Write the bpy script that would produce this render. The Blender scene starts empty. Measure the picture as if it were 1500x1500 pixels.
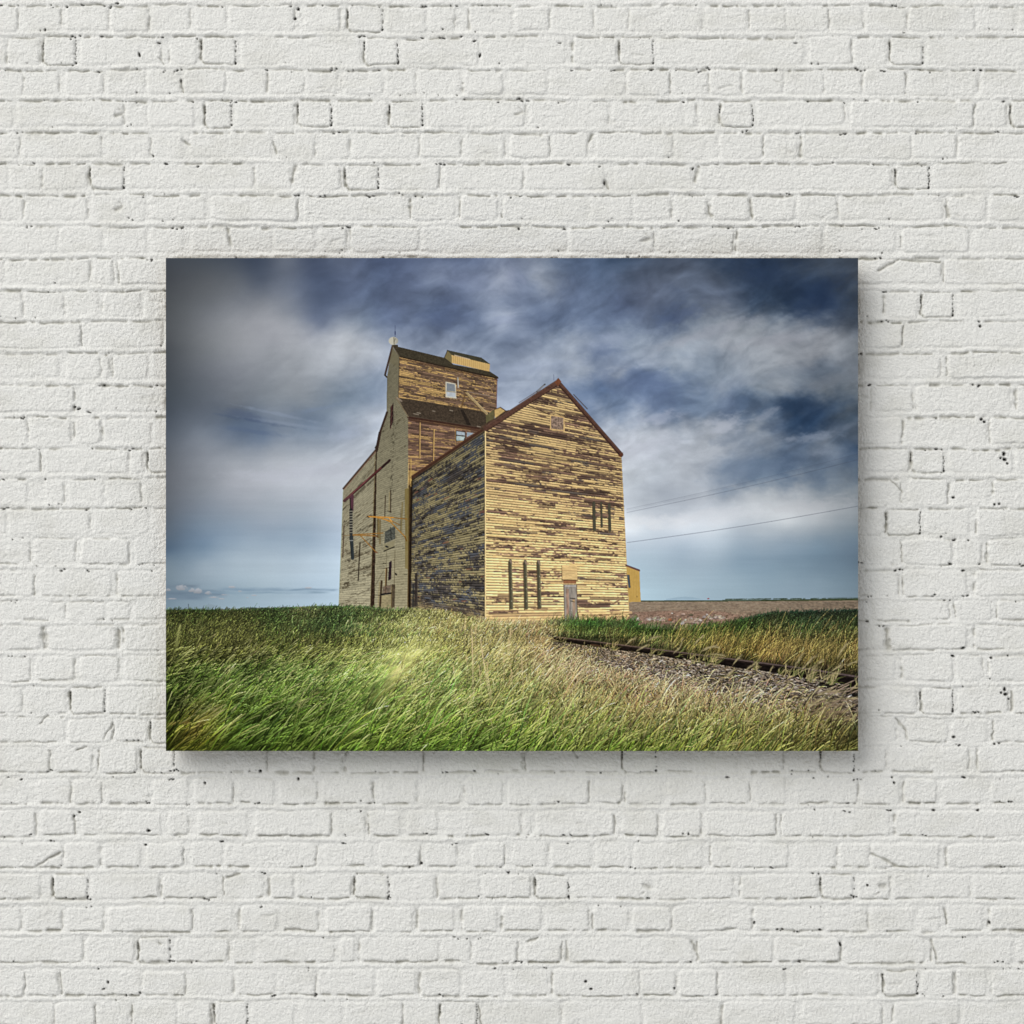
import bpy, math
import numpy as np

# ------------------------------------------------------------------ scale
PX = 0.0016                      # one photograph pixel in metres on the wall
CX, CY = 750.0, 750.0            # photograph centre
def wx(x): return (x - CX) * PX
def wz(y): return (CY - y) * PX

sc = bpy.context.scene
C = sc.collection

# ------------------------------------------------------------------ camera
cam_d = bpy.data.cameras.new('camera')
cam = bpy.data.objects.new('camera', cam_d)
C.objects.link(cam)
CAM_D = 7.0
cam.location = (0, -CAM_D, 0)
cam.rotation_euler = (math.radians(90), 0, 0)
cam_d.sensor_width = 36
cam_d.lens = 36 * CAM_D / (1500 * PX)
cam_d.clip_end = 200
sc.camera = cam

# ------------------------------------------------------------------ world + lamps
world = bpy.data.worlds.new('World'); sc.world = world
world.use_nodes = True
bg = world.node_tree.nodes['Background']
bg.inputs[0].default_value = (0.97, 0.985, 1.0, 1)
AMBIENT = 0.495
bg.inputs[1].default_value = AMBIENT

def area_lamp(name, loc, size, watts, col):
    d = bpy.data.lights.new(name, 'AREA')
    d.shape = 'DISK'; d.size = size; d.energy = watts; d.color = col
    o = bpy.data.objects.new(name, d); C.objects.link(o)
    o.location = loc
    from mathutils import Vector
    o.rotation_euler = (-Vector(loc)).to_track_quat('-Z', 'Y').to_euler()
    return o
KEY = 11000.0
area_lamp('key_softbox', (-18.8, -22.6, 21.0), 33.0, KEY, (1.0, 0.985, 0.955))

sc.view_settings.view_transform = 'Standard'
sc.view_settings.look = 'None'
sc.view_settings.exposure = 0.0
sc.view_settings.gamma = 1.0
sc.render.engine = 'CYCLES'
ALB = 0.95                        # display value of a white sheet facing the camera here

# ------------------------------------------------------------------ numpy helpers
f32 = np.float32
def rs(seed): return np.random.RandomState(seed)
_tabs = {}
def vnoise(x, y, seed=0):
    """smooth lattice noise in 0..1 at arbitrary coordinates"""
    if seed not in _tabs: _tabs[seed] = rs(seed + 101).rand(256, 256).astype(f32)
    t = _tabs[seed]
    xf = np.floor(x); yf = np.floor(y)
    u = (x - xf).astype(f32); v = (y - yf).astype(f32)
    u = u * u * (3 - 2 * u); v = v * v * (3 - 2 * v)
    xi = xf.astype(np.int32) & 255; yi = yf.astype(np.int32) & 255
    x1 = (xi + 1) & 255; y1 = (yi + 1) & 255
    return (t[yi, xi] * (1 - u) + t[yi, x1] * u) * (1 - v) + (t[y1, xi] * (1 - u) + t[y1, x1] * u) * v
def fbm(x, y, octv=4, seed=0, gain=0.5):
    a = 1.0; s = 0; n = 0
    for i in range(octv):
        s = s + a * vnoise(x * (2 ** i) + 17.3 * i, y * (2 ** i) + 9.1 * i, seed + i); n += a; a *= gain
    return s / n
def sstep(a, b, x):
    t = np.clip((x - a) / (b - a), 0, 1); return t * t * (3 - 2 * t)
def box_blur(a, r, axis):
    if r < 1: return a
    pad = [(0, 0)] * a.ndim; pad[axis] = (r + 1, r)
    c = np.cumsum(np.pad(a, pad, mode='edge').astype(np.float64), axis=axis)
    n = 2 * r + 1
    sl1 = [slice(None)] * a.ndim; sl2 = [slice(None)] * a.ndim
    sl1[axis] = slice(n, None); sl2[axis] = slice(0, -n)
    return ((c[tuple(sl1)] - c[tuple(sl2)]) / n).astype(f32)
def blur(a, r):
    for _ in range(2):
        a = box_blur(a, r, 0); a = box_blur(a, r, 1)
    return a

# ------------------------------------------------------------------ mesh helpers
def grid_mesh(name, xs, zs, depth, mat, color=None, parent=None):
    """a grid sheet facing -Y; depth is how far each point stands towards the viewer"""
    nz, nx = depth.shape
    co = np.empty((nz, nx, 3), f32)
    co[..., 0] = xs[None, :]; co[..., 1] = -depth; co[..., 2] = zs[:, None]
    idx = np.arange(nz * nx, dtype=np.int32).reshape(nz, nx)
    q = np.stack([idx[:-1, :-1], idx[1:, :-1], idx[1:, 1:], idx[:-1, 1:]], -1).reshape(-1, 4)
    me = bpy.data.meshes.new(name)
    me.vertices.add(nz * nx); me.vertices.foreach_set('co', co.ravel())
    me.loops.add(q.size); me.loops.foreach_set('vertex_index', q.ravel())
    me.polygons.add(len(q))
    me.polygons.foreach_set('loop_start', np.arange(0, q.size, 4, dtype=np.int32))
    me.polygons.foreach_set('use_smooth', np.ones(len(q), dtype=bool))
    me.update(calc_edges=True)
    if color is not None:
        at = me.color_attributes.new('ink', 'FLOAT_COLOR', 'POINT')
        rgba = np.ones((nz * nx, 4), f32); rgba[:, :3] = color.reshape(-1, 3)
        at.data.foreach_set('color', rgba.ravel())
    me.materials.append(mat)
    o = bpy.data.objects.new(name, me); C.objects.link(o)
    if parent: o.parent = parent
    return o
def boxes_mesh(name, boxes, mat, parent=None):
    vs, fs = [], []
    for (x0, x1, y0, y1, z0, z1) in boxes:
        b = len(vs)
        vs += [(x, y, z) for x in (x0, x1) for y in (y0, y1) for z in (z0, z1)]
        fs += [tuple(b + i for i in f) for f in ((0, 1, 3, 2), (4, 6, 7, 5), (0, 4, 5, 1), (2, 3, 7, 6), (0, 2, 6, 4), (1, 5, 7, 3))]
    me = bpy.data.meshes.new(name); me.from_pydata(vs, [], fs); me.materials.append(mat)
    o = bpy.data.objects.new(name, me); C.objects.link(o)
    if parent: o.parent = parent
    return o
def new_mat(name, rough=0.9):
    m = bpy.data.materials.new(name); m.use_nodes = True
    b = m.node_tree.nodes['Principled BSDF']
    b.inputs['Roughness'].default_value = rough
    b.inputs['Specular IOR Level'].default_value = 0.0
    return m, m.node_tree, b

# ================================================================== THE WALL
# one line per course: top y, bottom y, then brick spans x0-x1 with flags
#  l / r : dark open joint on the left / right, b : header with open left joint and flecked right joint
COURSES = """
9 45 -40-25r 33-88 97-157 162-217r 222-277 285-331 335-430 445-497 511-559b 565-623 627-665 688-750l 755-803 808-867 872-919 923-1027 1035-1095 1098-1150 1154-1213r 1217-1263 1267-1328 1332-1427r 1432-1485 1492-1545
55 94 -40-9r 12-58 65-110b 118-235 250-288l 296-344b 352-529 535-582b 590-700 705-828 840-902l 909-956b 963-1177 1186-1247r 1251-1298 1305-1351b 1358-1545
103 138 -40-33 35-85 96-150 157-212 215-264 270-330l 332-390 394-445l 448-493 502-560 564-608 613-675 680-735l 745-800 805-915 920-980r 985-1037 1040-1085 1090-1147 1150-1205 1207-1262 1266-1326r 1331-1387 1390-1432 1438-1545
148 185 -40-18 25-180 185-215 218-284 302-338br 345-430 438-484b 490-565 572-618b 626-768 777-890 897-1000 1003-1020 1026-1048 1056-1102b 1110-1235 1246-1426r 1430-1473 1482-1545b
195 231 -40-27 33-148 158-220 223-268 280-397 401-460 468-511 517-612 616-675 681-738 747-803r 810-860 873-985 990-1050 1055-1117r 1121-1168 1175-1334l 1338-1400 1404-1545
241 277 -40-11 15-60 63-126 133-180b 187-370 374-426 437-498 507-553b 560-643r 650-765 770-885 901-1012 1024-1305 1313-1360b 1368-1545
287 322 -40-32 36-127 135-212 220-300 309-435r 446-592 602-665l 675-729l 738-858l 865-925 930-982 990-1035 1043-1097l 1102-1163l 1168-1225 1229-1379 1388-1444l 1449-1545
333 369 -40-85 88-148 156-214 221-268 280-397 402-460 468-507 515-612l 617-829 834-956 963-1072 1081-1203l 1209-1310 1321-1418l 1428-1545
380 415 -40-5 9-130 136-164 174-300l 303-420 424-560 566-700 704-840 846-980 984-1110 1115-1230 1235-1377 1384-1545l
427 464 -40-32 36-92 98-144 152-206l 212-243 247-330 336-450 1187-1248 1257-1293r 1298-1344 1351-1395b 1403-1545
472 508 -40-117r 129-237 241-330 1187-1250 1255-1321r 1326-1545
518 553 -40-85 96-145 150-159 166-216l 221-300 1187-1255 1262-1376 1389-1545l
565 602 -40-108r 122-243 248-330 1187-1274r 1281-1336 1344-1480l 1490-1545l
612 651 -40-39 43-103 111-147l 152-220l 224-330 1187-1321r 1325-1445 1452-1545l
658 692 -40-58r 67-188 191-210 218-300b 1187-1330 1336-1382b 1390-1482 1487-1545
702 738 -40-40 65-92 101-152 157-205r 212-300 1187-1318 1331-1388r 1395-1446 1456-1545l
745 783 -40-8 12-131 138-218 222-320 1187-1292 1300-1347b 1356-1419 1432-1545l
790 827 -40-43r 51-109r 119-187r 197-330 1187-1309 1322-1395l 1401-1437 1448-1545l
836 873 -40-48r 58-163 173-330l 1187-1315 1324-1416l 1429-1545l
880 908 -40-94 98-153 158-190 195-330 1187-1272 1279-1389 1400-1451l 1462-1545l
916 951 -40-59 70-168l 182-330l 1187-1294 1305-1416l 1429-1545l
961 997 -40-43r 52-108r 118-173r 182-330 1187-1310 1322-1396l 1401-1438 1449-1545l
1007 1044 -40-31 38-97 104-152b 157-330 1187-1341 1350-1395b 1403-1475 1484-1545l
1051 1086 -40-94 100-164r 168-215 222-330b 1187-1312 1329-1388l 1394-1446 1456-1545l
1094 1131 -40-71r 81-135r 146-200l 208-254b 260-327 336-390r 399-459r 465-500 508-613l 622-698l 705-764 770-905l 913-960b 968-1078 1088-1147r 1152-1198 1204-1250b 1258-1296 1304-1418 1432-1545l
1141 1177 -40-40 56-102r 107-148r 156-218 224-275 284-340r 348-402 410-463r 471-546r 556-610 618-674 681-736l 744-862r 873-910r 917-968l 979-1032 1038-1097 1106-1150 1166-1256r 1263-1318 1326-1372l 1380-1437 1452-1545
1188 1224 -40-51r 59-108r 119-236 247-275 289-362 374-484r 491-534 541-586l 596-640 652-762 768-778 786-898r 911-963r 971-1027r 1034-1136r 1146-1303l 1313-1545l
1235 1270 -40-90 95-145 152-205 215-267r 281-325 330-462r 475-546 556-615r 623-668 692-738r 752-801 808-866 873-924 929-1028 1042-1154l 1164-1224 1230-1272 1276-1376 1388-1545l
1281 1316 -40-59 79-127b 133-232 239-318l 329-386l 396-430l 434-513 520-568b 575-635 642-702l 707-777 786-832b 839-951 960-1073 1085-1197l 1204-1250b 1258-1303 1309-1420 1427-1545
1328 1364 -40-29 36-90 97-150 158-280r 290-341 352-405l 413-465 477-543r 549-604 613-664l 678-729l 737-792l 799-861 869-920l 928-983 987-1102r 1106-1205 1212-1270 1276-1338 1346-1376 1388-1440 1450-1545l
1374 1410 -40-120 126-195 203-248b 256-333 341-372 377-489 498-520 529-642l 648-688 695-757r 768-821r 832-1014l 1023-1131l 1136-1230r 1236-1354 1366-1482l 1490-1545
1421 1458 -40-35r 38-84 91-206l 210-270r 277-340 346-402 408-461 466-548 553-609 617-674l 679-738 746-802 811-936l 940-990 996-1050r 1056-1150 1155-1285 1295-1343b 1350-1395r 1401-1444l 1454-1545l
1467 1504 -40-78 81-137r 142-188 194-258l 261-308r 315-361b 367-430 440-500 505-588r 592-640 646-698b 710-820 826-940 945-1055 1060-1163l 1175-1290 1310-1404l 1411-1545
1513 1552 -40-60 66-180 188-300 306-420 428-540 546-660 668-780 786-900 908-1020 1026-1140 1148-1260 1266-1380 1388-1545
"""
M = 24                                    # margin of the height map beyond the photograph
def build_wall_maps():
    W = 1500 + 2 * M
    yy, xx = np.mgrid[0:W, 0:W].astype(f32)
    X = xx - M; Y = yy - M
    # hand-laid wander of every edge
    Xw = X + 4.2 * (fbm(X / 17, Y / 17, 3, 5) - .5) + 2.2 * (vnoise(X / 4.0, Y / 4.0, 9) - .5)
    Yw = Y + 5.0 * (fbm(X / 60, Y / 34, 2, 11) - .5) + 3.4 * (fbm(X / 11, Y / 8, 3, 15) - .5)
    r = rs(7)
    h = (-1.5 + 1.7 * (fbm(X / 26, Y / 9, 3, 21) - .5)).astype(f32)      # joints, pointed nearly flush
    face = np.zeros_like(h); dirt_shade = np.zeros_like(h); hole = np.zeros_like(h); groove = np.zeros_like(h)
    patch = fbm(X / 34, Y / 22, 3, 31)         # where the paint has bridged the joint
    thin = fbm(X / 23, Y / 5, 3, 37)           # along-the-line variation of an open edge
    def win(x0, x1, y0, y1):
        a = max(0, int(x0 + M)); b = min(W, int(x1 + M) + 1); c = max(0, int(y0 + M)); d = min(W, int(y1 + M) + 1)
        return slice(c, d), slice(a, b)
    def trench(x0, y0, x1, y1, wdt, dep, drt_shade, broken=0.45, wander=1.0):
        """an open crack from one point to another"""
        s = win(min(x0, x1) - 8, max(x0, x1) + 8, min(y0, y1) - 8, max(y0, y1) + 8)
        px, py = Xw[s], Yw[s]
        dx, dy = x1 - x0, y1 - y0; L2 = dx * dx + dy * dy + 1e-6
        t = np.clip(((px - x0) * dx + (py - y0) * dy) / L2, 0, 1)
        d = np.hypot(px - x0 - t * dx, py - y0 - t * dy)
        ph = r.rand() * 90
        tt = t * math.sqrt(L2)
        amp = sstep(broken - .16, broken + .16, fbm(tt / 11 + ph, tt * 0 + ph, 3, 43)) * sstep(0, 5, tt + 1) 
        w_ = wdt * (.55 + .8 * vnoise(tt / 7 + ph, tt * 0 + 3, 47))
        g = amp * np.exp(-(d / w_) ** 2)
        groove[s] = np.maximum(groove[s], dep * g)
        dirt_shade[s] = np.maximum(dirt_shade[s], drt_shade * g)  # crack dirt and painted recess shade, following the groove
    def speck(x, y, rx, ry, ang=0, dep=7):
        s = win(x - 8, x + 8, y - 8, y + 8)
        px, py = X[s] - x, Y[s] - y
        c_, s_ = math.cos(ang), math.sin(ang)
        a = (px * c_ + py * s_) / rx; b = (-px * s_ + py * c_) / ry
        rad = np.sqrt(a * a + b * b) + .5 * (vnoise(X[s] / 1.7, Y[s] / 1.7, 53) - .5)
        k = sstep(1.25, .6, rad)
        hole[s] = np.maximum(hole[s], k * min(1, dep / 7)); groove[s] = np.maximum(groove[s], dep * k * .8)
    rows = [l.split() for l in COURSES.strip().splitlines()]
    for row in rows:
        yt, yb = float(row[0]), float(row[1])
        bricks = []
        for t in row[2:]:
            fl = ''
            while t[-1].isalpha(): fl += t[-1]; t = t[:-1]
            neg = t.startswith('-')
            a, b = (t[1:] if neg else t).split('-')
            bricks.append((-float(a) if neg else float(a), float(b), fl))
        full = []
        for i, bk in enumerate(bricks):              # courses behind the hanging go on
            full.append(bk)
            if i + 1 < len(bricks):
                g0, g1 = bk[1], bricks[i + 1][0]
                while g1 - g0 > 120:
                    w_ = r.choice([52, 112]); full.append((g0 + 8, g0 + 8 + w_, '')); g0 += 8 + w_
        upper = yt < 790
        topw, botw = (1.0, .22) if upper else ((.55, .75) if yt < 1090 else (.25, 1.0))
        for (x0, x1, fl) in full:
            s = win(x0 - 7, x1 + 7, yt - 7, yb + 7)
            px, py = Xw[s], Yw[s]
            jt, jb = r.uniform(-1, 1), r.uniform(-1, 1)
            cx, cy = (x0 + x1) / 2, (yt + jt + yb + jb) / 2
            hw, hh = (x1 - x0) / 2, (yb + jb - yt - jt) / 2
            rad = 4.5 if 'b' in fl else (7.0 if fl else 5.0)
            qx = np.abs(px - cx) - hw + rad; qy = np.abs(py - cy) - hh + rad
            sd = np.hypot(np.maximum(qx, 0), np.maximum(qy, 0)) + np.minimum(np.maximum(qx, qy), 0) - rad
            soft = 2.2 if fl else 3.0
            m = sstep(soft * .7, -soft, sd)
            lvl = r.uniform(-.45, .75) + (px - cx) / max(hw, 1) * r.uniform(-.35, .35) + (py - cy) / hh * r.uniform(-.5, .5)
            strong = 1.0 if fl else r.uniform(.15, .8)
            lv = (lvl + 1.5) * strong - 1.5 + (1 - strong) * .9
            better = m > face[s]
            hs = h[s]; h[s] = np.where(better, hs * (1 - m) + lv * m, hs); face[s] = np.maximum(face[s], m)
            # open edges
            xa = x0 + 3
            while xa < x1 - 4:                                # the crack breaks up and restarts along the edge
                ln = r.uniform(18, 60); xb = min(x1 - 2, xa + ln)
                if r.rand() < .86 * topw + .02:
                    trench(xa, yt + jt, xb, yt + jt + r.uniform(-1, 1), r.uniform(.9, 1.9) * (.6 + .5 * topw), 3.6 * topw * r.uniform(.5, 1.2), topw * r.uniform(.4, 1.0), .35)
                if r.rand() < .86 * botw + .02:
                    trench(xa, yb + jb, xb, yb + jb + r.uniform(-1, 1), r.uniform(.9, 1.9) * (.6 + .5 * botw), 3.6 * botw * r.uniform(.5, 1.2), botw * r.uniform(.4, 1.0), .35)
                if r.rand() < .25:
                    ye = (yt if (upper or r.rand() < .3) else yb) + r.uniform(-3, 2)
                    for q in range(r.randint(1, 4)):
                        speck(xb + r.uniform(-4, 4) + 3 * q, ye + r.uniform(-1.5, 1.5), r.uniform(.8, 2.6), r.uniform(.6, 1.3), r.uniform(-.5, .5))
                xa = xb + r.uniform(-2, 9)
            if 'b' in fl:
                trench(x0 - 1.5, yt + 3, x0 - 1.5, yb - 5, 1.7, 5.2, .9, .2)
                trench(x0 - 1, yb - 5, x0 + 4, yb + 1, 1.3, 3.6, .75, .1)
                trench(x0 + 3, yb + 1, x1 - 2, yb + 1, 1.0, 3.0, .65, .25)
                trench(x0 + 1, yt, x1 - 3, yt, 1.0, 3.0, .65, .25)
                for q in range(3):
                    speck(x0 - 1.5, yt + 8 + 4 * q, .8, 2.2, 0, 7)
                for yq in np.arange(yt + 5, yb, 3.3):
                    if r.rand() < .75: speck(x1 + 1 + r.uniform(-1, 1), yq + r.uniform(-1, 1), r.uniform(.5, .9), r.uniform(.8, 1.9), 0)
                speck(x1 + 1, yb - 2, 1.5, 1.9, .6)
            if 'l' in fl: trench(x0 - 1.5, yt + 3, x0 - 1.5 + r.uniform(-1, 1), yb - 3, r.uniform(1.0, 2.3), 3.8, r.uniform(.3, .75), r.uniform(.25, .5))
            if 'r' in fl: trench(x1 + 1.5, yt + 3, x1 + 1.5, yb - 2, r.uniform(.9, 1.6), 3.4, r.uniform(.25, .6), r.uniform(.25, .5))
            if not fl and r.rand() < .6: trench(x1 + 2, yt + 4, x1 + 2, yb - 4, 1.4, 2.0, .34, .45)
            if r.rand() < .30:                              # casual flecks on the face edges
                for q in range(r.randint(1, 5)):
                    speck(r.uniform(x0, x1), r.choice([yt, yb]) + r.uniform(-3, 3), r.uniform(.6, 1.4), r.uniform(.5, 1.1), r.uniform(-1, 1))
            if r.rand() < .28:                              # trowel drag or chipped face
                xq = r.uniform(x0 + 4, x1 - 4); yq = r.uniform(yt + 6, yb - 6); a = r.uniform(-.3, .3); L = r.uniform(6, 26)
                trench(xq, yq, xq + L * math.cos(a), yq + L * math.sin(a), r.uniform(.9, 2.5), r.uniform(.5, 1.4), .18, .4)
        # lip of mortar squeezed out beside the open edge
        for (yc, k) in ((yt - 5, topw), (yb + 5, botw)):
            s = win(-M, 1500 + M, yc - 14, yc + 14)
            a = k * 1.8 * (.1 + 1.2 * fbm(X[s] / 30, Y[s] * 0 + yc, 3, 61))
            h[s] += a * np.exp(-((Yw[s] - yc) / 3.4) ** 2)
    # marks one can point at
    for (x, y) in ((176, 163), (762, 163), (175, 303), (948, 347)):       # chipped notches
        trench(x - 10, y + 6, x + 3, y + 2, 2.6, 3.0, .55, .0); trench(x - 3, y - 8, x + 4, y + 1, .9, 2.2, .4, .0)
    for (x, y) in ((946, 1299), (1292, 1299)):
        trench(x - 6, y - 3, x + 5, y, 2.8, 3.0, .55, .0); trench(x - 12, y + 13, x - 2, y + 8, .9, 2.2, .4, .0)
    for l in ((1285, 399, 1316, 381, 1.8), (1316, 381, 1378, 384, 1.4), (50, 1269, 88, 1248, 1.8), (1275, 1248, 1313, 1269, 2.0), (1303, 700, 1322, 722, 1.6),
              (1310, 1052, 1328, 1072, 1.5), (270, 205, 279, 212, 1.6), (861, 212, 868, 198, 1.8), (1017, 270, 1024, 243, 2.4), (427, 270, 434, 243, 2.2),
              (232, 84, 240, 94, 1.4), (264, 118, 268, 136, 1.8), (1037, 300, 1042, 318, 2.2), (1384, 300, 1390, 318, 2.2), (1383, 1330, 1386, 1352, 2.0),
              (885, 262, 890, 276, 1.8), (150, 1085, 165, 1060, 1.2), (57, 1062, 70, 1048, 1.2), (1364, 1375, 1372, 1405, 2.2), (1014, 1375, 1024, 1405, 2.2),
              (834, 1092, 845, 1110, 1.2), (230, 1380, 236, 1384, 2.0), (110, 1100, 126, 1094, 1.6), (330, 1288, 352, 1281, 1.8), (770, 1380, 788, 1374, 1.8), (700, 1470, 706, 1500, 1.6),
              (332, 333, 338, 360, 2.2), (63, 916, 66, 948, 3.2), (173, 920, 174, 948, 2.6), (1299, 918, 1301, 948, 3.2), (400, 205, 404, 225, 1.2)):
        trench(l[0], l[1], l[2], l[3], l[4], 4.0, .7, .15)
    for (x, y, a, b) in ((265, 118, 1.6, 3), (204, 80, 2, 5), (703, 81, 1.8, 4), (885, 268, 1.8, 4.5), (218, 1217, 4, 2.6), (213, 1238, 2.6, 2), (116, 1190, 3.2, 2.2), (108, 1196, 2, 3),
                         (1271, 1297, 2, 2), (1471, 665, 3, 4), (1472, 673, 4, 3), (1466, 671, 2, 2), (1476, 679, 2, 2), (1472, 1010, 3, 4), (1473, 1017, 4, 3), (1467, 1015, 2, 2), (1478, 1024, 2, 2),
                         (1438, 614, 3, 3), (1442, 618, 3, 2), (1436, 478, 2.4, 3), (1397, 729, 3.4, 2.6), (1397, 1080, 3.4, 2.6), (1457, 739, 2, 2), (1464, 738, 2, 2), (1457, 1090, 2, 2), (1464, 1089, 2, 2),
                         (1392, 826, 4, 2), (1396, 961, 4, 1.8), (1411, 836, 4, 1.6), (1411, 949, 4, 1.8), (1452, 964, 3, 2), (1412, 1139, 4, 1.6), (1066, 1139, 4, 1.5), (1368, 1187, 4, 2), (170, 598, 0.1, .1),
                         (109, 596, 3, 2), (115, 599, 4, 1.8), (130, 604, 5, 1.2), (1419, 792, 2, 1.6), (1379, 786, 2, 1.6), (1310, 1147, 2, 3), (1307, 1139, 1.6, 1.6), (300, 1147, 2, 3), (437, 1141, 2, 3),
                         (617, 1265, 3, 2.4), (600, 1271, 2, 1.6), (651, 241, 3, 1.6), (149, 53, 3, 1.4), (172, 5, 4, 1.6), (98, 10, 3, 2), (650, 56, 4, 1.4), (695, 60, 3, 1.4), (437, 13, 3, 3), (432, 27, 3, 3),
                         (243, 240, 4, 1.8), (290, 244, 3, 1.6), (224, 228, 1.5, 3), (66, 43, 1.4, 3), (233, 63, 4, 1.4), (820, 63, 4, 1.4), (1166, 63, 4, 1.4), (1015, 247, 1.5, 4), (833, 241, 4, 1.6), (879, 244, 3, 1.4),
                         (760, 335, 2, 3), (1105, 1272, 1, 1), (1105, 1352, 2, 3), (1450, 1352, 2, 3), (1231, 1384, 2, 5), (205, 1455, 1.6, 2.6), (158, 1439, 2, 3), (152, 1449, 3, 1.6), (866, 1449, 3, 2.4), (858, 1438, 3, 2.4), (988, 1448, 2, 2.5)):
        speck(x, y, a * .78, b * .78, r.uniform(-.4, .4), 8)
    # painted roughcast: pits, stipple and slow unevenness
    h += .9 * (fbm(X / 14, Y / 2.6, 3, 84) - .5) * sstep(.45, .7, fbm(X / 40, Y / 20, 2, 85))
    h += 1.1 * (fbm(X / 70, Y / 40, 3, 71) - .5) + .8 * (fbm(X / 9, Y / 7, 2, 76) - .5)
    rough = (.5 + 1.0 * fbm(X / 45, Y / 30, 2, 79))
    h += GRAIN * rough * (fbm(X / 2.1, Y / 2.1, 2, 81) - .5)
    pits = sstep(.80, .93, vnoise(X / 1.8 + 40, Y / 1.8, 91)) * sstep(.42, .62, fbm(X / 30, Y / 24, 2, 93))
    h -= .5 * pits
    groove *= .75 + .5 * thin
    h -= groove
    dirt_shade = np.clip(dirt_shade * (.5 + .9 * thin), 0, 1)
    stain = sstep(.5, .8, fbm(X / 55, Y / 28, 4, 97)) * .10
    return h, dirt_shade, hole, stain
GRAIN = 1.5

def build_wall():
    h, dirt_shade, hole, stain = build_wall_maps()
    paint = np.array([.875, .870, .836], f32); grime_shade = np.array([.27, .258, .20], f32); bare = np.array([.022, .020, .017], f32)
    st = np.array([.70, .69, .63], f32)
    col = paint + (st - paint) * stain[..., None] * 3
    col = col + (grime_shade - col) * (dirt_shade * .85)[..., None]  # olive-grey grime, also painting shade into the open cracks
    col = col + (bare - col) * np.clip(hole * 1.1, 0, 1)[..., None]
    # the wall runs on past the frame on every side
    PAD = 760
    h = np.pad(h, PAD, mode='reflect'); col = np.pad(col, ((PAD, PAD), (PAD, PAD), (0, 0)), mode='reflect')
    n = h.shape[0]; off = PAD + M
    inner = np.arange(-12, 1512, 1.2); o1 = np.arange(-780, -12, 7.0); o2 = np.arange(1512, 2280, 7.0)
    p = np.concatenate([o1, inner, o2]) + off
    i0 = np.clip(np.floor(p).astype(int), 0, n - 2); f = (p - i0).astype(f32)
    def samp(a):
        if a.ndim == 3: fr, fc = f[:, None, None], f[None, :, None]
        else: fr, fc = f[:, None], f[None, :]
        r0 = a[i0] * (1 - fr) + a[i0 + 1] * fr
        return r0[:, i0] * (1 - fc) + r0[:, i0 + 1] * fc
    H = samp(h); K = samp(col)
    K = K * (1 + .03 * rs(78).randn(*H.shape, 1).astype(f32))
    H = H + .30 * rs(77).randn(*H.shape).astype(f32)            # sand in the paint
    m, nt, b = new_mat('white_masonry_paint', .85)
    ca = nt.nodes.new('ShaderNodeVertexColor'); ca.layer_name = 'ink'
    nz = nt.nodes.new('ShaderNodeTexNoise'); nz.inputs['Scale'].default_value = 420; nz.inputs['Detail'].default_value = 3
    tc = nt.nodes.new('ShaderNodeTexCoord'); nt.links.new(tc.outputs['Object'], nz.inputs['Vector'])
    bp = nt.nodes.new('ShaderNodeBump'); bp.inputs['Strength'].default_value = .8; bp.inputs['Distance'].default_value = .003
    nt.links.new(nz.outputs['Fac'], bp.inputs['Height']); nt.links.new(bp.outputs['Normal'], b.inputs['Normal'])
    nt.links.new(ca.outputs['Color'], b.inputs['Base Color'])
    xs = wx(p - off); zs = wz(p - off)
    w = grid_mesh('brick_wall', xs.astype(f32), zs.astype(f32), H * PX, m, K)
    w['label'] = 'white painted brick wall with rough bed joints and dark flecks, behind the picture'
    w['category'] = 'wall'
    return w
build_wall()

# ================================================================== THE PICTURE ON THE CANVAS
X0, X1, Y0, Y1 = 243.0, 1257.0, 378.0, 1100.0
P = 2.5                                    # painting samples per photograph pixel
PW, PH = int((X1 - X0) * P), int((Y1 - Y0) * P)
PY, PXX = np.mgrid[0:PH, 0:PW].astype(f32)
GX = X0 + (PXX + .5) / P; GY = Y0 + (PY + .5) / P
del PY, PXX
img = np.zeros((PH, PW, 3), f32)

def tps(pts, gx, gy, smooth=0.0):
    """thin-plate surface through hand-noted colours, evaluated on a coarse lattice"""
    a = np.array(pts, float); p = a[:, :2] / 100.0; c = a[:, 2:5] / 255.0; n = len(p)
    def k(d2): return .5 * d2 * np.log(d2 + 1e-9)
    d2 = ((p[:, None] - p[None]) ** 2).sum(-1)
    A = np.zeros((n + 3, n + 3)); A[:n, :n] = k(d2) + np.eye(n) * smooth
    A[:n, n] = 1; A[:n, n + 1:] = p; A[n, :n] = 1; A[n + 1:, :n] = p.T
    B = np.zeros((n + 3, 3)); B[:n] = c
    w = np.linalg.solve(A, B)
    g = np.stack([gx.ravel(), gy.ravel()], 1) / 100.0
    out = np.zeros((len(g), 3))
    for i in range(0, len(g), 20000):
        q = g[i:i + 20000]; dd = ((q[:, None] - p[None]) ** 2).sum(-1)
        out[i:i + 20000] = k(dd) @ w[:n] + w[n] + q @ w[n + 1:]
    return out.reshape(gx.shape + (3,)).astype(f32)
def lookup(tab, x, y, step):
    """bilinear read of a coarse lattice that starts at X0-40, Y0-40"""
    u = np.clip((x - (X0 - 40)) / step, 0, tab.shape[1] - 1.001); v = np.clip((y - (Y0 - 40)) / step, 0, tab.shape[0] - 1.001)
    i = u.astype(np.int32); j = v.astype(np.int32); fu = (u - i)[..., None].astype(f32); fv = (v - j)[..., None].astype(f32)
    return (tab[j, i] * (1 - fu) + tab[j, i + 1] * fu) * (1 - fv) + (tab[j + 1, i] * (1 - fu) + tab[j + 1, i + 1] * fu) * fv
STEP = 6.0
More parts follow.
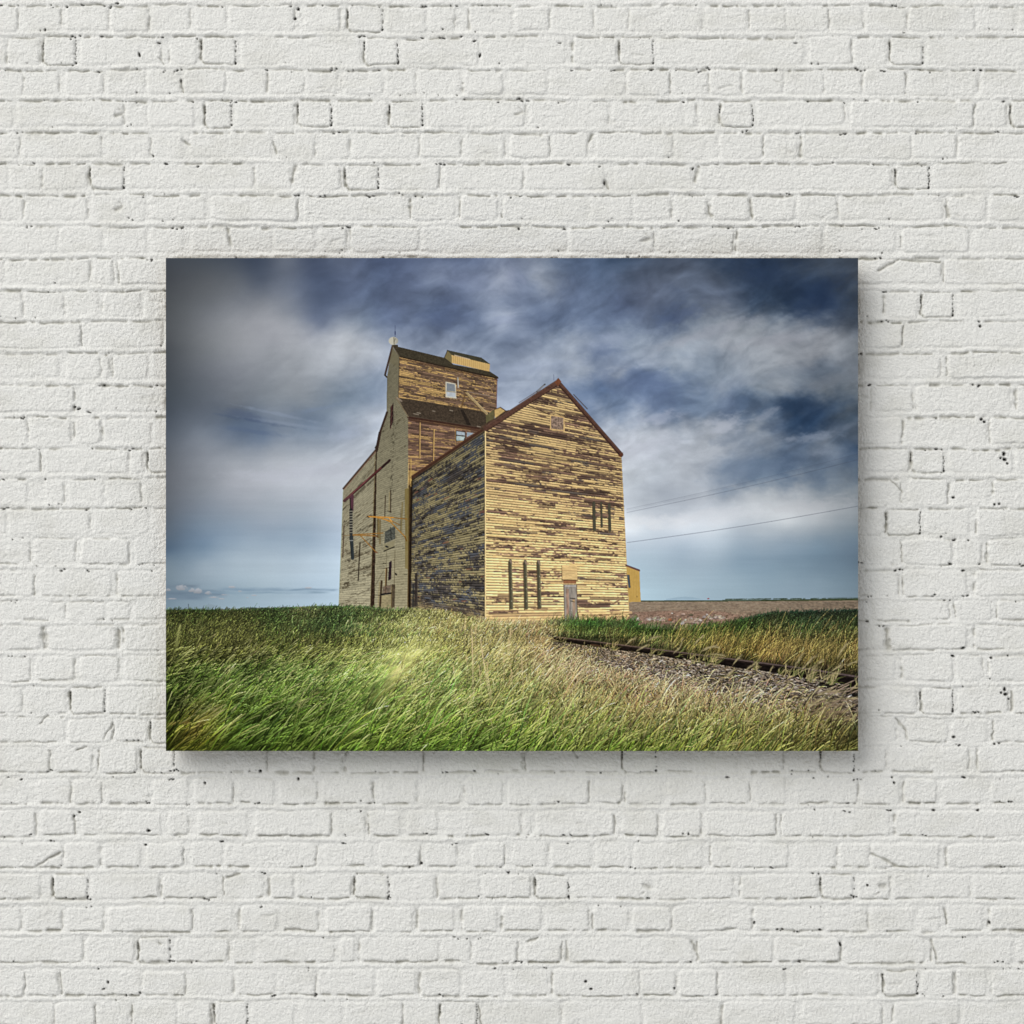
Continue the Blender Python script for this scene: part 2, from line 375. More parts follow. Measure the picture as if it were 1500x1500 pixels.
LY, LX = np.mgrid[0:int((Y1 - Y0 + 80) / STEP) + 2, 0:int((X1 - X0 + 80) / STEP) + 2]
LX = X0 - 40 + LX * STEP; LY = Y0 - 40 + LY * STEP

def parse(t):
    """'y: x r g b; x r g b' lines"""
    o = []
    for l in t.strip().splitlines():
        y, rest = l.split(':')
        for e in rest.split(';'):
            v = [float(q) for q in e.split()]
            o.append((v[0], float(y), v[1], v[2], v[3]))
    return o
SKY = parse("""
380: 243 66 70 78; 300 72 78 88; 370 62 72 92; 420 98 104 120; 450 75 85 110; 500 85 95 120; 560 75 88 120; 620 88 100 130; 660 90 102 132; 700 100 113 145; 740 115 126 155; 780 118 128 152; 815 95 110 138; 850 75 92 122; 920 62 79 106; 1000 75 86 108; 1050 58 74 100; 1100 38 55 82; 1150 50 64 86; 1200 60 70 86; 1257 58 66 78
412: 243 70 72 78; 300 90 92 98; 350 96 100 110; 385 82 90 108; 430 100 108 128; 470 76 88 116; 520 92 104 134; 560 86 100 132; 600 90 102 133; 640 116 128 158; 700 128 140 170; 740 142 152 180; 762 118 130 160; 792 140 149 170; 830 98 112 142; 870 84 100 130; 920 85 98 125; 1000 92 102 124; 1050 78 90 112; 1100 52 68 94; 1150 45 60 84; 1200 46 62 88; 1257 65 72 84
446: 243 78 80 84; 300 106 108 114; 350 122 124 133; 390 132 134 144; 430 122 128 145; 470 90 102 130; 520 100 113 142; 580 95 108 140; 620 100 114 146; 660 88 102 136; 700 115 128 158; 740 120 133 163; 780 108 122 152; 820 98 112 142; 870 95 110 140; 920 90 104 137; 960 88 98 122; 1000 82 95 122; 1050 98 108 130; 1100 64 80 104; 1150 48 64 88; 1200 42 58 86; 1257 60 70 84
470: 243 82 84 88; 300 118 119 125; 350 146 146 154; 400 155 155 165; 435 148 151 164; 470 112 122 148; 505 138 147 168; 535 125 138 163; 570 105 120 154; 640 90 105 138; 700 105 119 150; 742 140 152 180; 780 105 120 152; 820 98 114 146; 870 102 118 150; 920 108 123 152; 985 84 100 132; 1030 124 134 152; 1060 134 142 158; 1100 132 139 153; 1150 115 124 140; 1200 98 107 124; 1257 80 88 102
500: 243 78 80 85; 300 120 121 126; 350 150 150 157; 400 158 158 168; 450 167 169 182; 500 184 187 199; 530 172 178 194; 565 142 154 181; 610 125 137 165; 650 130 142 170; 700 120 134 163; 750 118 132 162; 800 130 144 172; 850 145 158 184; 890 128 142 170; 920 140 155 180; 960 130 142 165; 1010 150 160 180; 1060 158 164 178; 1100 152 158 170; 1150 148 152 164; 1200 150 152 162; 1257 122 126 134
520: 243 74 77 83; 300 115 117 123; 350 142 143 151; 400 155 157 166; 450 168 171 182; 500 188 192 205; 540 180 186 202; 560 165 174 196; 640 135 147 174; 760 135 148 176; 820 148 161 187; 870 120 135 165; 900 125 140 170; 950 150 163 188; 990 150 162 182; 1040 138 150 170; 1100 148 155 170; 1150 150 154 165; 1200 138 142 153; 1257 112 118 128
545: 243 70 74 81; 300 104 107 116; 350 130 132 142; 400 146 149 159; 450 160 164 175; 500 158 166 182; 540 150 162 186; 560 150 163 190; 750 140 154 182; 800 152 165 191; 850 156 169 194; 900 148 160 185; 930 102 119 152; 980 110 127 156; 1050 133 146 166; 1100 138 148 164; 1150 128 136 150; 1200 95 106 123; 1257 115 120 129
568: 243 69 75 83; 300 98 103 113; 350 120 124 134; 400 135 140 150; 450 146 151 162; 500 135 148 168; 545 128 145 172; 740 146 160 190; 780 145 160 190; 840 115 134 168; 880 92 113 150; 920 100 118 152; 980 94 112 146; 1050 128 142 165; 1110 130 142 160; 1150 130 138 152; 1200 115 123 135; 1257 110 117 126
592: 243 69 76 86; 300 94 100 112; 350 108 114 126; 400 126 133 145; 450 132 140 153; 500 122 138 160; 545 142 158 185; 740 158 172 201; 880 108 127 160; 920 115 134 168; 980 98 116 150; 1030 110 128 156; 1060 98 115 145; 1100 75 94 122; 1150 58 78 106; 1200 50 70 98; 1257 85 95 108
612: 243 72 79 91; 300 98 106 121; 350 88 101 122; 400 118 129 148; 450 112 127 150; 500 142 156 178; 545 172 181 201; 900 125 142 172; 940 152 164 188; 980 122 138 166; 1030 110 126 152; 1080 95 112 138; 1150 45 66 95; 1200 42 64 94; 1257 65 80 98
632: 243 82 89 101; 300 118 126 141; 350 96 111 136; 390 102 118 144; 450 124 139 162; 500 142 155 179; 545 176 186 206; 900 168 178 200; 940 178 186 204; 980 166 174 193; 1040 160 168 184; 1100 148 156 171; 1140 88 104 129; 1200 66 84 110; 1257 78 90 107
655: 243 90 95 105; 300 132 137 150; 350 130 138 154; 400 148 155 170; 450 150 160 178; 500 165 174 193; 545 182 190 207; 925 187 192 207; 980 174 182 199; 1050 168 175 191; 1100 138 149 168; 1140 112 125 146; 1180 92 108 132; 1205 122 133 151; 1257 56 76 103
678: 243 95 98 106; 300 136 139 150; 350 158 162 174; 400 172 176 189; 450 176 181 195; 500 186 191 205; 540 188 194 209; 925 195 200 214; 1000 178 184 199; 1060 130 143 165; 1100 108 124 149; 1150 80 98 125; 1200 96 110 132; 1257 72 89 113
700: 243 98 100 108; 300 136 139 149; 350 166 168 181; 400 181 183 196; 450 188 191 205; 500 189 193 207; 925 190 196 208; 1000 170 177 192; 1060 118 134 158; 1110 110 128 152; 1150 105 122 146; 1200 100 116 138; 1257 95 108 124
722: 243 96 99 107; 300 130 135 146; 350 156 160 173; 400 168 173 187; 450 176 182 197; 500 184 191 206; 925 182 189 202; 970 160 168 184; 1030 170 177 192; 1100 172 178 189; 1150 160 166 177; 1200 143 150 160; 1257 124 131 139
745: 243 91 96 105; 300 123 131 145; 350 143 151 165; 400 153 162 176; 450 160 171 187; 497 178 188 205; 925 195 201 212; 1000 178 184 197; 1060 182 187 198; 1150 193 196 202; 1200 172 175 182; 1257 136 141 148
765: 243 87 95 106; 300 118 131 147; 350 134 148 165; 400 145 157 174; 450 150 165 183; 497 168 182 202; 925 222 226 233; 1000 215 219 228; 1060 205 210 219; 1150 192 196 202; 1200 165 170 177; 1257 128 135 142
785: 243 84 95 108; 300 112 128 147; 350 130 147 166; 400 136 153 172; 450 140 159 180; 497 162 180 202; 925 200 209 222; 1000 182 193 208; 1080 160 173 188; 1150 145 158 172; 1200 130 143 156; 1257 110 123 135
803: 243 78 93 110; 300 110 128 147; 350 138 156 174; 400 145 163 181; 450 148 168 188; 497 165 184 205; 925 175 190 206; 1000 158 175 193; 1080 142 160 177; 1150 127 145 162; 1200 114 132 148; 1257 98 112 126
824: 243 106 119 131; 300 137 153 168; 350 152 169 184; 400 160 177 192; 450 168 186 203; 497 180 199 217; 935 162 184 201; 1000 148 168 186; 1080 130 151 169; 1150 118 137 153; 1200 108 125 140; 1257 94 108 121
848: 243 112 125 136; 300 136 152 166; 350 148 167 182; 400 158 177 192; 450 165 185 203; 497 175 196 215; 945 160 185 201; 1000 152 174 190; 1080 136 158 174; 1150 127 147 162; 1200 120 138 152; 1257 106 121 133
872: 243 108 123 135; 300 126 144 158; 350 136 157 172; 400 146 168 184; 450 155 177 196; 495 168 191 210; 945 162 190 206; 1000 152 177 193; 1080 141 164 179; 1150 131 151 166; 1257 110 125 136
895: 243 116 133 145; 300 132 150 163; 350 142 164 179; 400 150 172 188; 450 158 182 200; 495 166 190 208; 945 162 190 206; 1000 152 177 193; 1080 141 164 179; 1150 131 151 166; 1257 110 125 136
""")
def paint_sky():
    tab = np.clip(tps(SKY, LX, LY, .0005), .05, 1)
    sel = GY < 925
    n = int((925 - Y0) * P)
    x, y = GX[:n], GY[:n]
    a = math.radians(-24)                       # streaks rise to the right
    xr = x * math.cos(a) + y * math.sin(a); yr = -x * math.sin(a) + y * math.cos(a)
    low = sstep(620, 800, y)
    wv = fbm(xr / 110, yr / 55, 4, 201) - .5; wu = fbm(xr / 90 + 30, yr / 60, 4, 206) - .5
    amp = (1 - .6 * low) * sstep(300, 520, x + .3 * (y - 378)) * .8 + .2
    sx = x + 24 * wu * amp; sy = y + 20 * wv * amp
    rg = sstep(560, 900, x) * (1 - sstep(700, 780, y)) * .8 + .2
    sx = sx + rg * 26 * (fbm(x / 24, y / 17, 4, 241, .55) - .5); sy = sy + rg * 30 * (fbm(x / 28, y / 19, 4, 246, .55) - .5)
    img[:n] = lookup(tab, sx, sy, STEP)
    # wisps
    q = fbm((xr + 60 * wv) / 54, (yr + 60 * wu) / 18, 5, 211, .48) - .5
    q2 = fbm((x + 40 * wu) / 19, (y + 40 * wv) / 15, 4, 221, .5) - .5
    hz = fbm(x / 150, y / 9, 4, 231) - .5
    k = amp * (1 - low) * (.25 * q + .15 * q2) * (.35 + .65 * sstep(420, 640, x)) + (.03 + .05 * low) * hz * amp
    img[:n] = img[:n] * (1 + 1.25 * k[..., None]) + k[..., None] * np.array([.10, .10, .095], f32)
    g_ = img[:n].mean(2, keepdims=True); img[:n] = g_ + (img[:n] - g_) * (.80 + .22 * sstep(700, 800, y))[..., None]; img[:n] *= (1 + .09 * sstep(640, 820, y))[..., None]; img[:n] *= np.array([.975, 1.0, 1.01], f32)
    lum = img[:n].mean(2, keepdims=True); img[:n] = lum + (img[:n] - lum) * (1 - .30 * sstep(.45, .75, lum))
    def brush(cx, cy, w, h, deg, c, al, seed, rag=1.0):
        """one soft ragged bank of cloud"""
        R_ = max(w, h) * 1.7
        s = (slice(max(0, int((cy - R_ - Y0) * P)), int((cy + R_ - Y0) * P)), slice(max(0, int((cx - R_ - X0) * P)), min(PW, int((cx + R_ - X0) * P))))
        xx, yy = GX[s] - cx, GY[s] - cy; a_ = math.radians(deg)
        p = (xx * math.cos(a_) + yy * math.sin(a_)) / w; q_ = (-xx * math.sin(a_) + yy * math.cos(a_)) / h
        nz = fbm(p * w / 16 + seed, q_ * h / 8 + seed * 3, 5, seed, .58) - .5
        k_ = (al * sstep(1.15, .1, np.sqrt(p * p + q_ * q_) + 1.5 * rag * nz))[..., None]
        img[s] = img[s] * (1 - k_) + np.array(c, f32) / 255 * k_
    for i, b_ in enumerate(((1180, 598, 75, 20, -4, (52, 70, 96), .3), (1090, 640, 60, 16, -8, (92, 108, 132), .25), (930, 560, 80, 20, 4, (92, 108, 142), .35), (885, 515, 40, 12, -10, (96, 112, 144), .4),
                            (1200, 435, 60, 26, -20, (42, 58, 86), .4), (1120, 400, 60, 22, 0, (40, 56, 84), .35), (1005, 458, 40, 16, -20, (80, 94, 126), .4),
                            (1040, 487, 90, 11, -16, (158, 162, 174), .45), (1140, 497, 90, 14, -6, (156, 158, 168), .4), (1210, 560, 60, 12, -20, (126, 132, 142), .35), (1080, 560, 90, 11, -12, (136, 146, 164), .3),
                            (900, 498, 70, 13, -14, (150, 162, 188), .3), (1060, 622, 42, 15, -10, (178, 184, 198), .6), (1125, 606, 20, 8, -30, (150, 158, 174), .5), (1188, 640, 44, 8, -6, (140, 150, 168), .6), (1207, 662, 24, 7, -3, (128, 140, 158), .65),
                            (1240, 626, 26, 6, -25, (104, 116, 134), .5), (965, 612, 42, 12, -10, (176, 183, 202), .5), (1100, 690, 70, 16, -10, (112, 128, 152), .4), (940, 655, 60, 26, 0, (198, 202, 216), .45),
                            (1030, 757, 130, 15, -5, (214, 217, 224), .5), (945, 766, 60, 12, 0, (228, 231, 236), .5), (1170, 742, 80, 14, -6, (190, 192, 197), .4),
                            (352, 606, 42, 8, 14, (84, 96, 120), .5), (372, 616, 60, 3.5, 10, (72, 86, 112), .45), (410, 607, 70, 3, 12, (140, 152, 172), .4), (430, 622, 80, 3.5, 8, (142, 154, 174), .35), (372, 632, 50, 5, 8, (86, 102, 130), .4), (470, 598, 50, 5, -12, (120, 136, 162), .35),
                            (690, 412, 50, 20, 10, (134, 146, 176), .3), (752, 402, 24, 16, 60, (152, 160, 184), .35), (740, 468, 26, 9, -8, (146, 158, 186), .4), (640, 470, 40, 16, 0, (88, 102, 136), .3), (780, 540, 90, 16, -10, (154, 167, 194), .3), (460, 690, 120, 16, -4, (188, 192, 206), .35), (520, 632, 50, 10, -15, (172, 183, 204), .35))):
        brush(*b_, 1300 + i)
    # low cumulus row on the left
    def puff(cx, cy, w, hh, seed, c=(.76, .745, .76)):
        s = (slice(int((cy - hh * 2 - Y0) * P), int((cy + hh * 1.5 - Y0) * P)), slice(max(0, int((cx - w * 1.5 - X0) * P)), int((cx + w * 1.5 - X0) * P)))
        xx, yy = GX[s], GY[s]
        d = np.abs((xx - cx) / w) ** 2 + ((yy - cy) / hh) ** 2 * np.where(yy > cy, 5, 1) + 2.0 * (fbm(xx / 3.2, yy / 2.6, 4, seed) - .5)
        kk = sstep(1.25, .2, d)[..., None] * .62
        cc = np.array(c, f32) * (1 - .25 * sstep(-hh, hh, yy - cy))[..., None]
        img[s] = img[s] * (1 - kk) + cc * kk
    for (x0_, x1_, yc, hh, c) in ((243, 330, 869, 4.5, (.40, .47, .54)), (243, 300, 875, 3, (.44, .51, .58)), (320, 495, 863.5, 2.2, (.48, .57, .65)), (300, 480, 868, 2.0, (.52, .61, .68)), (243, 290, 858, 3, (.44, .5, .56))):
        s = (slice(int((yc - 10 - Y0) * P), int((yc + 10 - Y0) * P)), slice(max(0, int((x0_ - 10 - X0) * P)), int((x1_ + 10 - X0) * P)))
        xx, yy = GX[s], GY[s]
        kk = np.exp(-((yy - yc + 4 * (fbm(xx / 25, yy / 5, 3, 301) - .5)) / hh) ** 2) * sstep(x0_ - 8, x0_ + 10, xx + (25 if x0_ == 243 else 0)) * sstep(x1_ + 8, x1_ - 10, xx)
        kk = (kk * .65 * (.6 + .8 * vnoise(xx / 14, yy / 3, 305)))[..., None]
        img[s] = img[s] * (1 - kk) + np.array(c, f32) * kk
    for i, (cx, cy, w, hh) in enumerate(((266, 862, 9, 6), (290, 867, 7, 5), (281, 865, 5, 4), (305, 869, 5, 3.5), (340, 860, 5, 2.4), (352, 866, 3, 1.6), (372, 872, 4, 1.4), (363, 875, 3, 1.4), (314, 875, 8, 1.8), (252, 877, 9, 1.6), (247, 864, 4, 3), (325, 877, 5, 1.2), (452, 861, 6, 1.6), (330, 871, 6, 1.4))):
        puff(cx, cy, w, hh, 310 + i)
paint_sky()

# ---- little drawing kit in photograph coordinates
def wnd(x0, x1, y0, y1):
    return (slice(max(0, int((y0 - Y0) * P) - 1), min(PH, int((y1 - Y0) * P) + 2)), slice(max(0, int((x0 - X0) * P) - 1), min(PW, int((x1 - X0) * P) + 2)))
def poly_mask(pts):
    xs = [p[0] for p in pts]; ys = [p[1] for p in pts]
    s = wnd(min(xs), max(xs), min(ys), max(ys))
    x, y = GX[s], GY[s]; ins = np.zeros(x.shape, bool); n = len(pts)
    for i in range(n):
        (xa, ya), (xb, yb) = pts[i], pts[(i + 1) % n]
        if ya == yb: continue
        c = ((ya > y) != (yb > y)) & (x < (xb - xa) * (y - ya) / (yb - ya) + xa)
        ins ^= c
    return s, ins
def fill(pts, col, tex=0.10, a=1.0, seed=5, sx=3.0, sy=3.0):
    s, m = poly_mask(pts)
    c = np.array(col, f32) / 255 * (1 + tex * 2 * (fbm(GX[s] / sx, GY[s] / sy, 3, seed) - .5))[..., None]
    k = (m * a)[..., None].astype(f32)
    img[s] = img[s] * (1 - k) + c * k
def line(x0, y0, x1, y1, w, col, a=1.0, tex=.12, w1=None):
    w1 = w if w1 is None else w1
    s = wnd(min(x0, x1) - w - 1, max(x0, x1) + w + 1, min(y0, y1) - w - 1, max(y0, y1) + w + 1)
    x, y = GX[s], GY[s]; dx, dy = x1 - x0, y1 - y0
    t = np.clip(((x - x0) * dx + (y - y0) * dy) / (dx * dx + dy * dy + 1e-9), 0, 1)
    d = np.hypot(x - x0 - t * dx, y - y0 - t * dy)
    hw = (w + (w1 - w) * t) / 2
    k = (a * np.clip((hw - d) * P + .5, 0, 1) * np.minimum(1, hw * 2 * P))[..., None]
    c = np.array(col, f32) / 255 * (1 + tex * 2 * (fbm(x / 2, y / 2, 2, 401) - .5))[..., None]
    img[s] = img[s] * (1 - k) + c * k
def homog(src):
    """(x,y) of the photograph -> (u,v) with corners TL TR BR BL = (0,1)(1,1)(1,0)(0,0)"""
    dst = [(0, 1), (1, 1), (1, 0), (0, 0)]
    A = []; b = []
    for (x, y), (u, v) in zip(src, dst):
        A.append([x, y, 1, 0, 0, 0, -u * x, -u * y]); b.append(u)
        A.append([0, 0, 0, x, y, 1, -v * x, -v * y]); b.append(v)
    h = np.linalg.solve(np.array(A, float), np.array(b, float))
    def f(x, y):
        w = h[6] * x + h[7] * y + 1
        return ((h[0] * x + h[1] * y + h[2]) / w).astype(f32), ((h[3] * x + h[4] * y + h[5]) / w).astype(f32)
    return f
def siding(pts, quad, nb, length, paint, bare, dark, shade, peel, seed, grey=None, gfrac=0.0, linew=.26, light=None, fine=1.0, vivid=.35):
    """weathered clapboard: nb boards high; peel(u,v)->0..1 how much paint has gone"""
    s, m = poly_mask(pts); x, y = GX[s], GY[s]
    u, v = homog(quad)(x, y)
    v = v + .0035 * (fbm(u * 3, v * 5, 2, seed) - .5)
    row = v * nb; i = np.floor(row); fr = row - i
    L = u * length                                   # in board-heights
    tab = rs(seed).rand(4096).astype(f32)
    ii = i.astype(np.int32)
    ph = tab[(ii * 7) & 4095] * 200
    sl = 5 + 11 * tab[(ii * 13 + 5) & 4095]         # board piece length
    seg = np.floor((L + ph) / sl).astype(np.int32)
    pr = tab[(seg * 31 + ii * 17) & 4095]            # one number per piece
    pr2 = tab[(seg * 57 + ii * 29 + 11) & 4095]
    grp = fbm(L / 22, row / 3.2, 3, seed + 3)        # drifts of peeled boards
    flk = fbm(L / 3.4 + pr * 50, row * 1.1 + pr * 13, 3, seed + 7)    # flaking inside a piece
    flf = fbm(L / 1.1, row * 2.2, 2, seed + 9)
    lng = vnoise(L / 17 + pr * 0 + 31 * tab[(ii * 3 + 2) & 4095], i * 1.0, seed + 23)        # long runs, each row for itself
    k = (grp - .5) * 1.15 + (pr - .5) * .38 + (lng - .5) * .75 + (flk - .5) * 1.0 + (flf - .5) * .8 * fine
    th = peel(u, v)
    g = sstep(-.13, .16, k + (th - .5) * 2)          # 1 = bare
    P_ = np.array(paint, f32) / 255; B_ = np.array(bare, f32) / 255; D_ = np.array(dark, f32) / 255
    pc = P_ * (1 + vivid * .55 * (pr2 - .5) + .22 * (flf - .5))[..., None]
    gr = fbm(L / 5 + pr * 30, row * 5, 3, seed + 13)
    bc = B_ * (1 + .75 * (gr - .5) + .5 * (pr2 - .5))[..., None]
    dk = (.6 * sstep(.66, .82, pr * .62 + grp * .38 + .14 * (flk - .5)))[..., None]
    bc = bc * (1 - dk) + D_ * dk * (.7 + .6 * gr[..., None])
    if grey is not None:
        gk = (sstep(.5, .62, fbm(L / 20 + 9, row / 3, 3, seed + 17) + (pr2 - .5) * .25 + gfrac - .5))[..., None]
        bc = bc * (1 - gk) + np.array(grey, f32) / 255 * gk * (.75 + .5 * gr[..., None])
    c = pc * (1 - g[..., None]) + bc * g[..., None]
    sh = sstep(linew * 1.7, linew * .5, fr) * (.7 + .35 * vnoise(L / 4, i + .5, seed + 19))
    c = c * (1 - (np.clip(sh, 0, 1) * (1 - shade))[..., None]) 
    hi = sstep(.62, .92, fr) * (1 - g)
    c = c * (1 + .12 * hi[..., None])
    if light is not None: c = c * light(u, v)[..., None]
    img[s] = np.where(m[..., None], c, img[s])
    return s, m

# ---- far land, before the building
def land():
    # left horizon, right fields
    fill([(240, 893), (330, 893), (420, 889.5), (455, 887.5), (500, 886.5), (560, 888), (640, 890), (640, 960), (240, 960)], (70, 82, 50), .25, 1, 21, 6, 2)
    line(250, 893, 330, 892.5, .8, (120, 105, 88), .5); line(330, 892, 455, 888, 1.0, (135, 120, 100), .6)
    fill([(905, 880), (1257, 877.5), (1257, 960), (905, 960)], (138, 121, 102), .22, 1, 23, 5, 1.1)
    fill([(930, 879.2), (1100, 878.4), (1257, 876.2), (1257, 879.2), (1100, 880.5), (930, 881)], (62, 72, 50), .3, 1, 25, 3, 1)
    for q in range(60):
        x = rs(q + 1).uniform(1060, 1257); line(x, 878 - .008 * (x - 1000), x + rs(q).uniform(2, 9), 877.6 - .008 * (x - 1000), 1.4, (50, 62, 44), .6)
    fill([(975, 877), (992, 874.6), (1003, 873.6), (1015, 874.6), (1022, 876), (1030, 877.5), (975, 878.5)], (140, 165, 182), .03, .5, 27)
    fill([(1200, 876), (1222, 874), (1245, 873.6), (1257, 875), (1257, 876.4), (1200, 877)], (112, 130, 142), .03, .4, 27)
    line(1036.3, 876.6, 1037.7, 876.4, 1.8, (150, 55, 62), .8)
    line(276.3, 884.5, 276.3, 893, 1.1, (75, 85, 92), .85)
    for (x, w) in ((362, 3), (368, 4), (374, 3), (391, 3.5), (403, 3), (412, 2), (384, 2), (419, 2)):
        line(x - w / 2, 890.4, x + w / 2, 890.2, 2.0, (55, 68, 62), .85)
    line(414.5, 886, 414.8, 889, 1.2, (60, 70, 70), .7)
    for k in range(6):                                # blurred stalks against the sky
        line(300 + 1.5 * k, 893, 306 + 2.2 * k, 884 + .6 * k, .7, (95, 105, 105), .35)
    # darker strip and rubble
    rr = rs(88)
    fill([(905, 897), (1010, 893), (1060, 896), (1100, 905), (1100, 915), (905, 915)], (140, 112, 97), .35, .8, 29, 4, 2)
    for q in range(900):
        y = rr.uniform(888, 914); x = rr.uniform(915, 1110)
        k = (y - 880) / 34
        c = [(175, 148, 128), (105, 80, 66), (160, 130, 112), (90, 75, 62)][rr.randint(4)]
        line(x, y, x + rr.uniform(.6, 3.6) * k, y - rr.uniform(0, .6), rr.uniform(.5, 1.4) * k + .4, c, .7)
    for q in range(2600):
        y = 881 + 14 * rr.rand() ** 1.3; x = rr.uniform(922, 1257)
        c = [(160, 144, 126), (118, 102, 88), (144, 130, 112)][rr.randint(3)]
        v = 1 - .3 * max(0, (x - 1100) / 157)
        line(x, y, x + rr.uniform(1, 5), y, rr.uniform(.4, .8), tuple(v * t for t in c), .6)
def rubble():
    rr = rs(89)
    for (cx, cy, w, hh, c) in ((958, 905, 34, 7, (150, 132, 114)), (1012, 908, 34, 9, (158, 140, 122)), (1048, 903, 26, 6, (140, 122, 104)), (926, 904, 14, 8, (152, 130, 108))):
        pts_ = [(cx - w / 2 + w * i / 12, cy + hh / 2 - hh * math.sin(math.pi * i / 12) ** .7 * rr.uniform(.75, 1.1)) for i in range(13)]
        fill(pts_, c, .45, .85, 33, 3, 2)
        for q in range(70):
            x = cx + rr.normal(0, w * .24); y = cy + hh * .5 - abs(rr.normal(0, hh * .35)); t_ = rr.uniform(.7, 1.15)
            line(x, y, x + rr.uniform(.5, 3), y - rr.uniform(0, .8), rr.uniform(.8, 1.8), tuple(min(250, v * t_ * rr.uniform(.95, 1.1)) for v in ((176, 160, 144), (110, 90, 76), (196, 186, 174))[rr.randint(3)]), .8)
    for (x, y, w, hh, c) in ((1010, 909, 14, 7, (150, 130, 112)), (999, 912, 6, 6, (178, 172, 168)), (1025, 908, 5, 4, (190, 180, 172)), (1031, 903, 6, 4, (150, 140, 135)), (1035, 900, 4, 3, (205, 196, 188)),
                             (1000, 899, 7, 3, (185, 160, 145)), (981, 907, 6, 4, (165, 105, 75)), (984, 898, 3, 2, (210, 200, 190)), (992, 902, 4, 2.4, (175, 150, 135)), (923, 897, 6, 5, (190, 160, 120)), (921, 905, 6, 4, (150, 120, 90)), (1012, 900, 6, 3, (95, 90, 70)), (975, 912, 12, 3, (145, 118, 100))):
        fill([(x - w / 2, y + hh / 3), (x - w / 4, y - hh / 2), (x + w / 3, y - hh / 2.4), (x + w / 2, y + hh / 4), (x + w / 5, y + hh / 2)], c, .25, .95, 31, 2, 2)
        line(x - w / 2, y + hh / 2, x + w / 2, y + hh / 2, 1.0, (60, 48, 40), .7)
land()

# wires
for (a, b, w_, al) in (((918, 745.5), (1257, 664.5), .8, .20), ((918, 747.5), (1257, 666.5), .6, .12), ((918, 750.5), (1257, 673), .9, .28), ((918, 794.5), (1257, 741), .9, .42)):
    n = 8; pts = [(a[0] + (b[0] - a[0]) * i / n, a[1] + (b[1] - a[1]) * i / n + 2.6 * math.sin(math.pi * i / n)) for i in range(n + 1)]
    for p, q in zip(pts, pts[1:]): line(p[0], p[1], q[0], q[1], w_, (62, 64, 78), al)

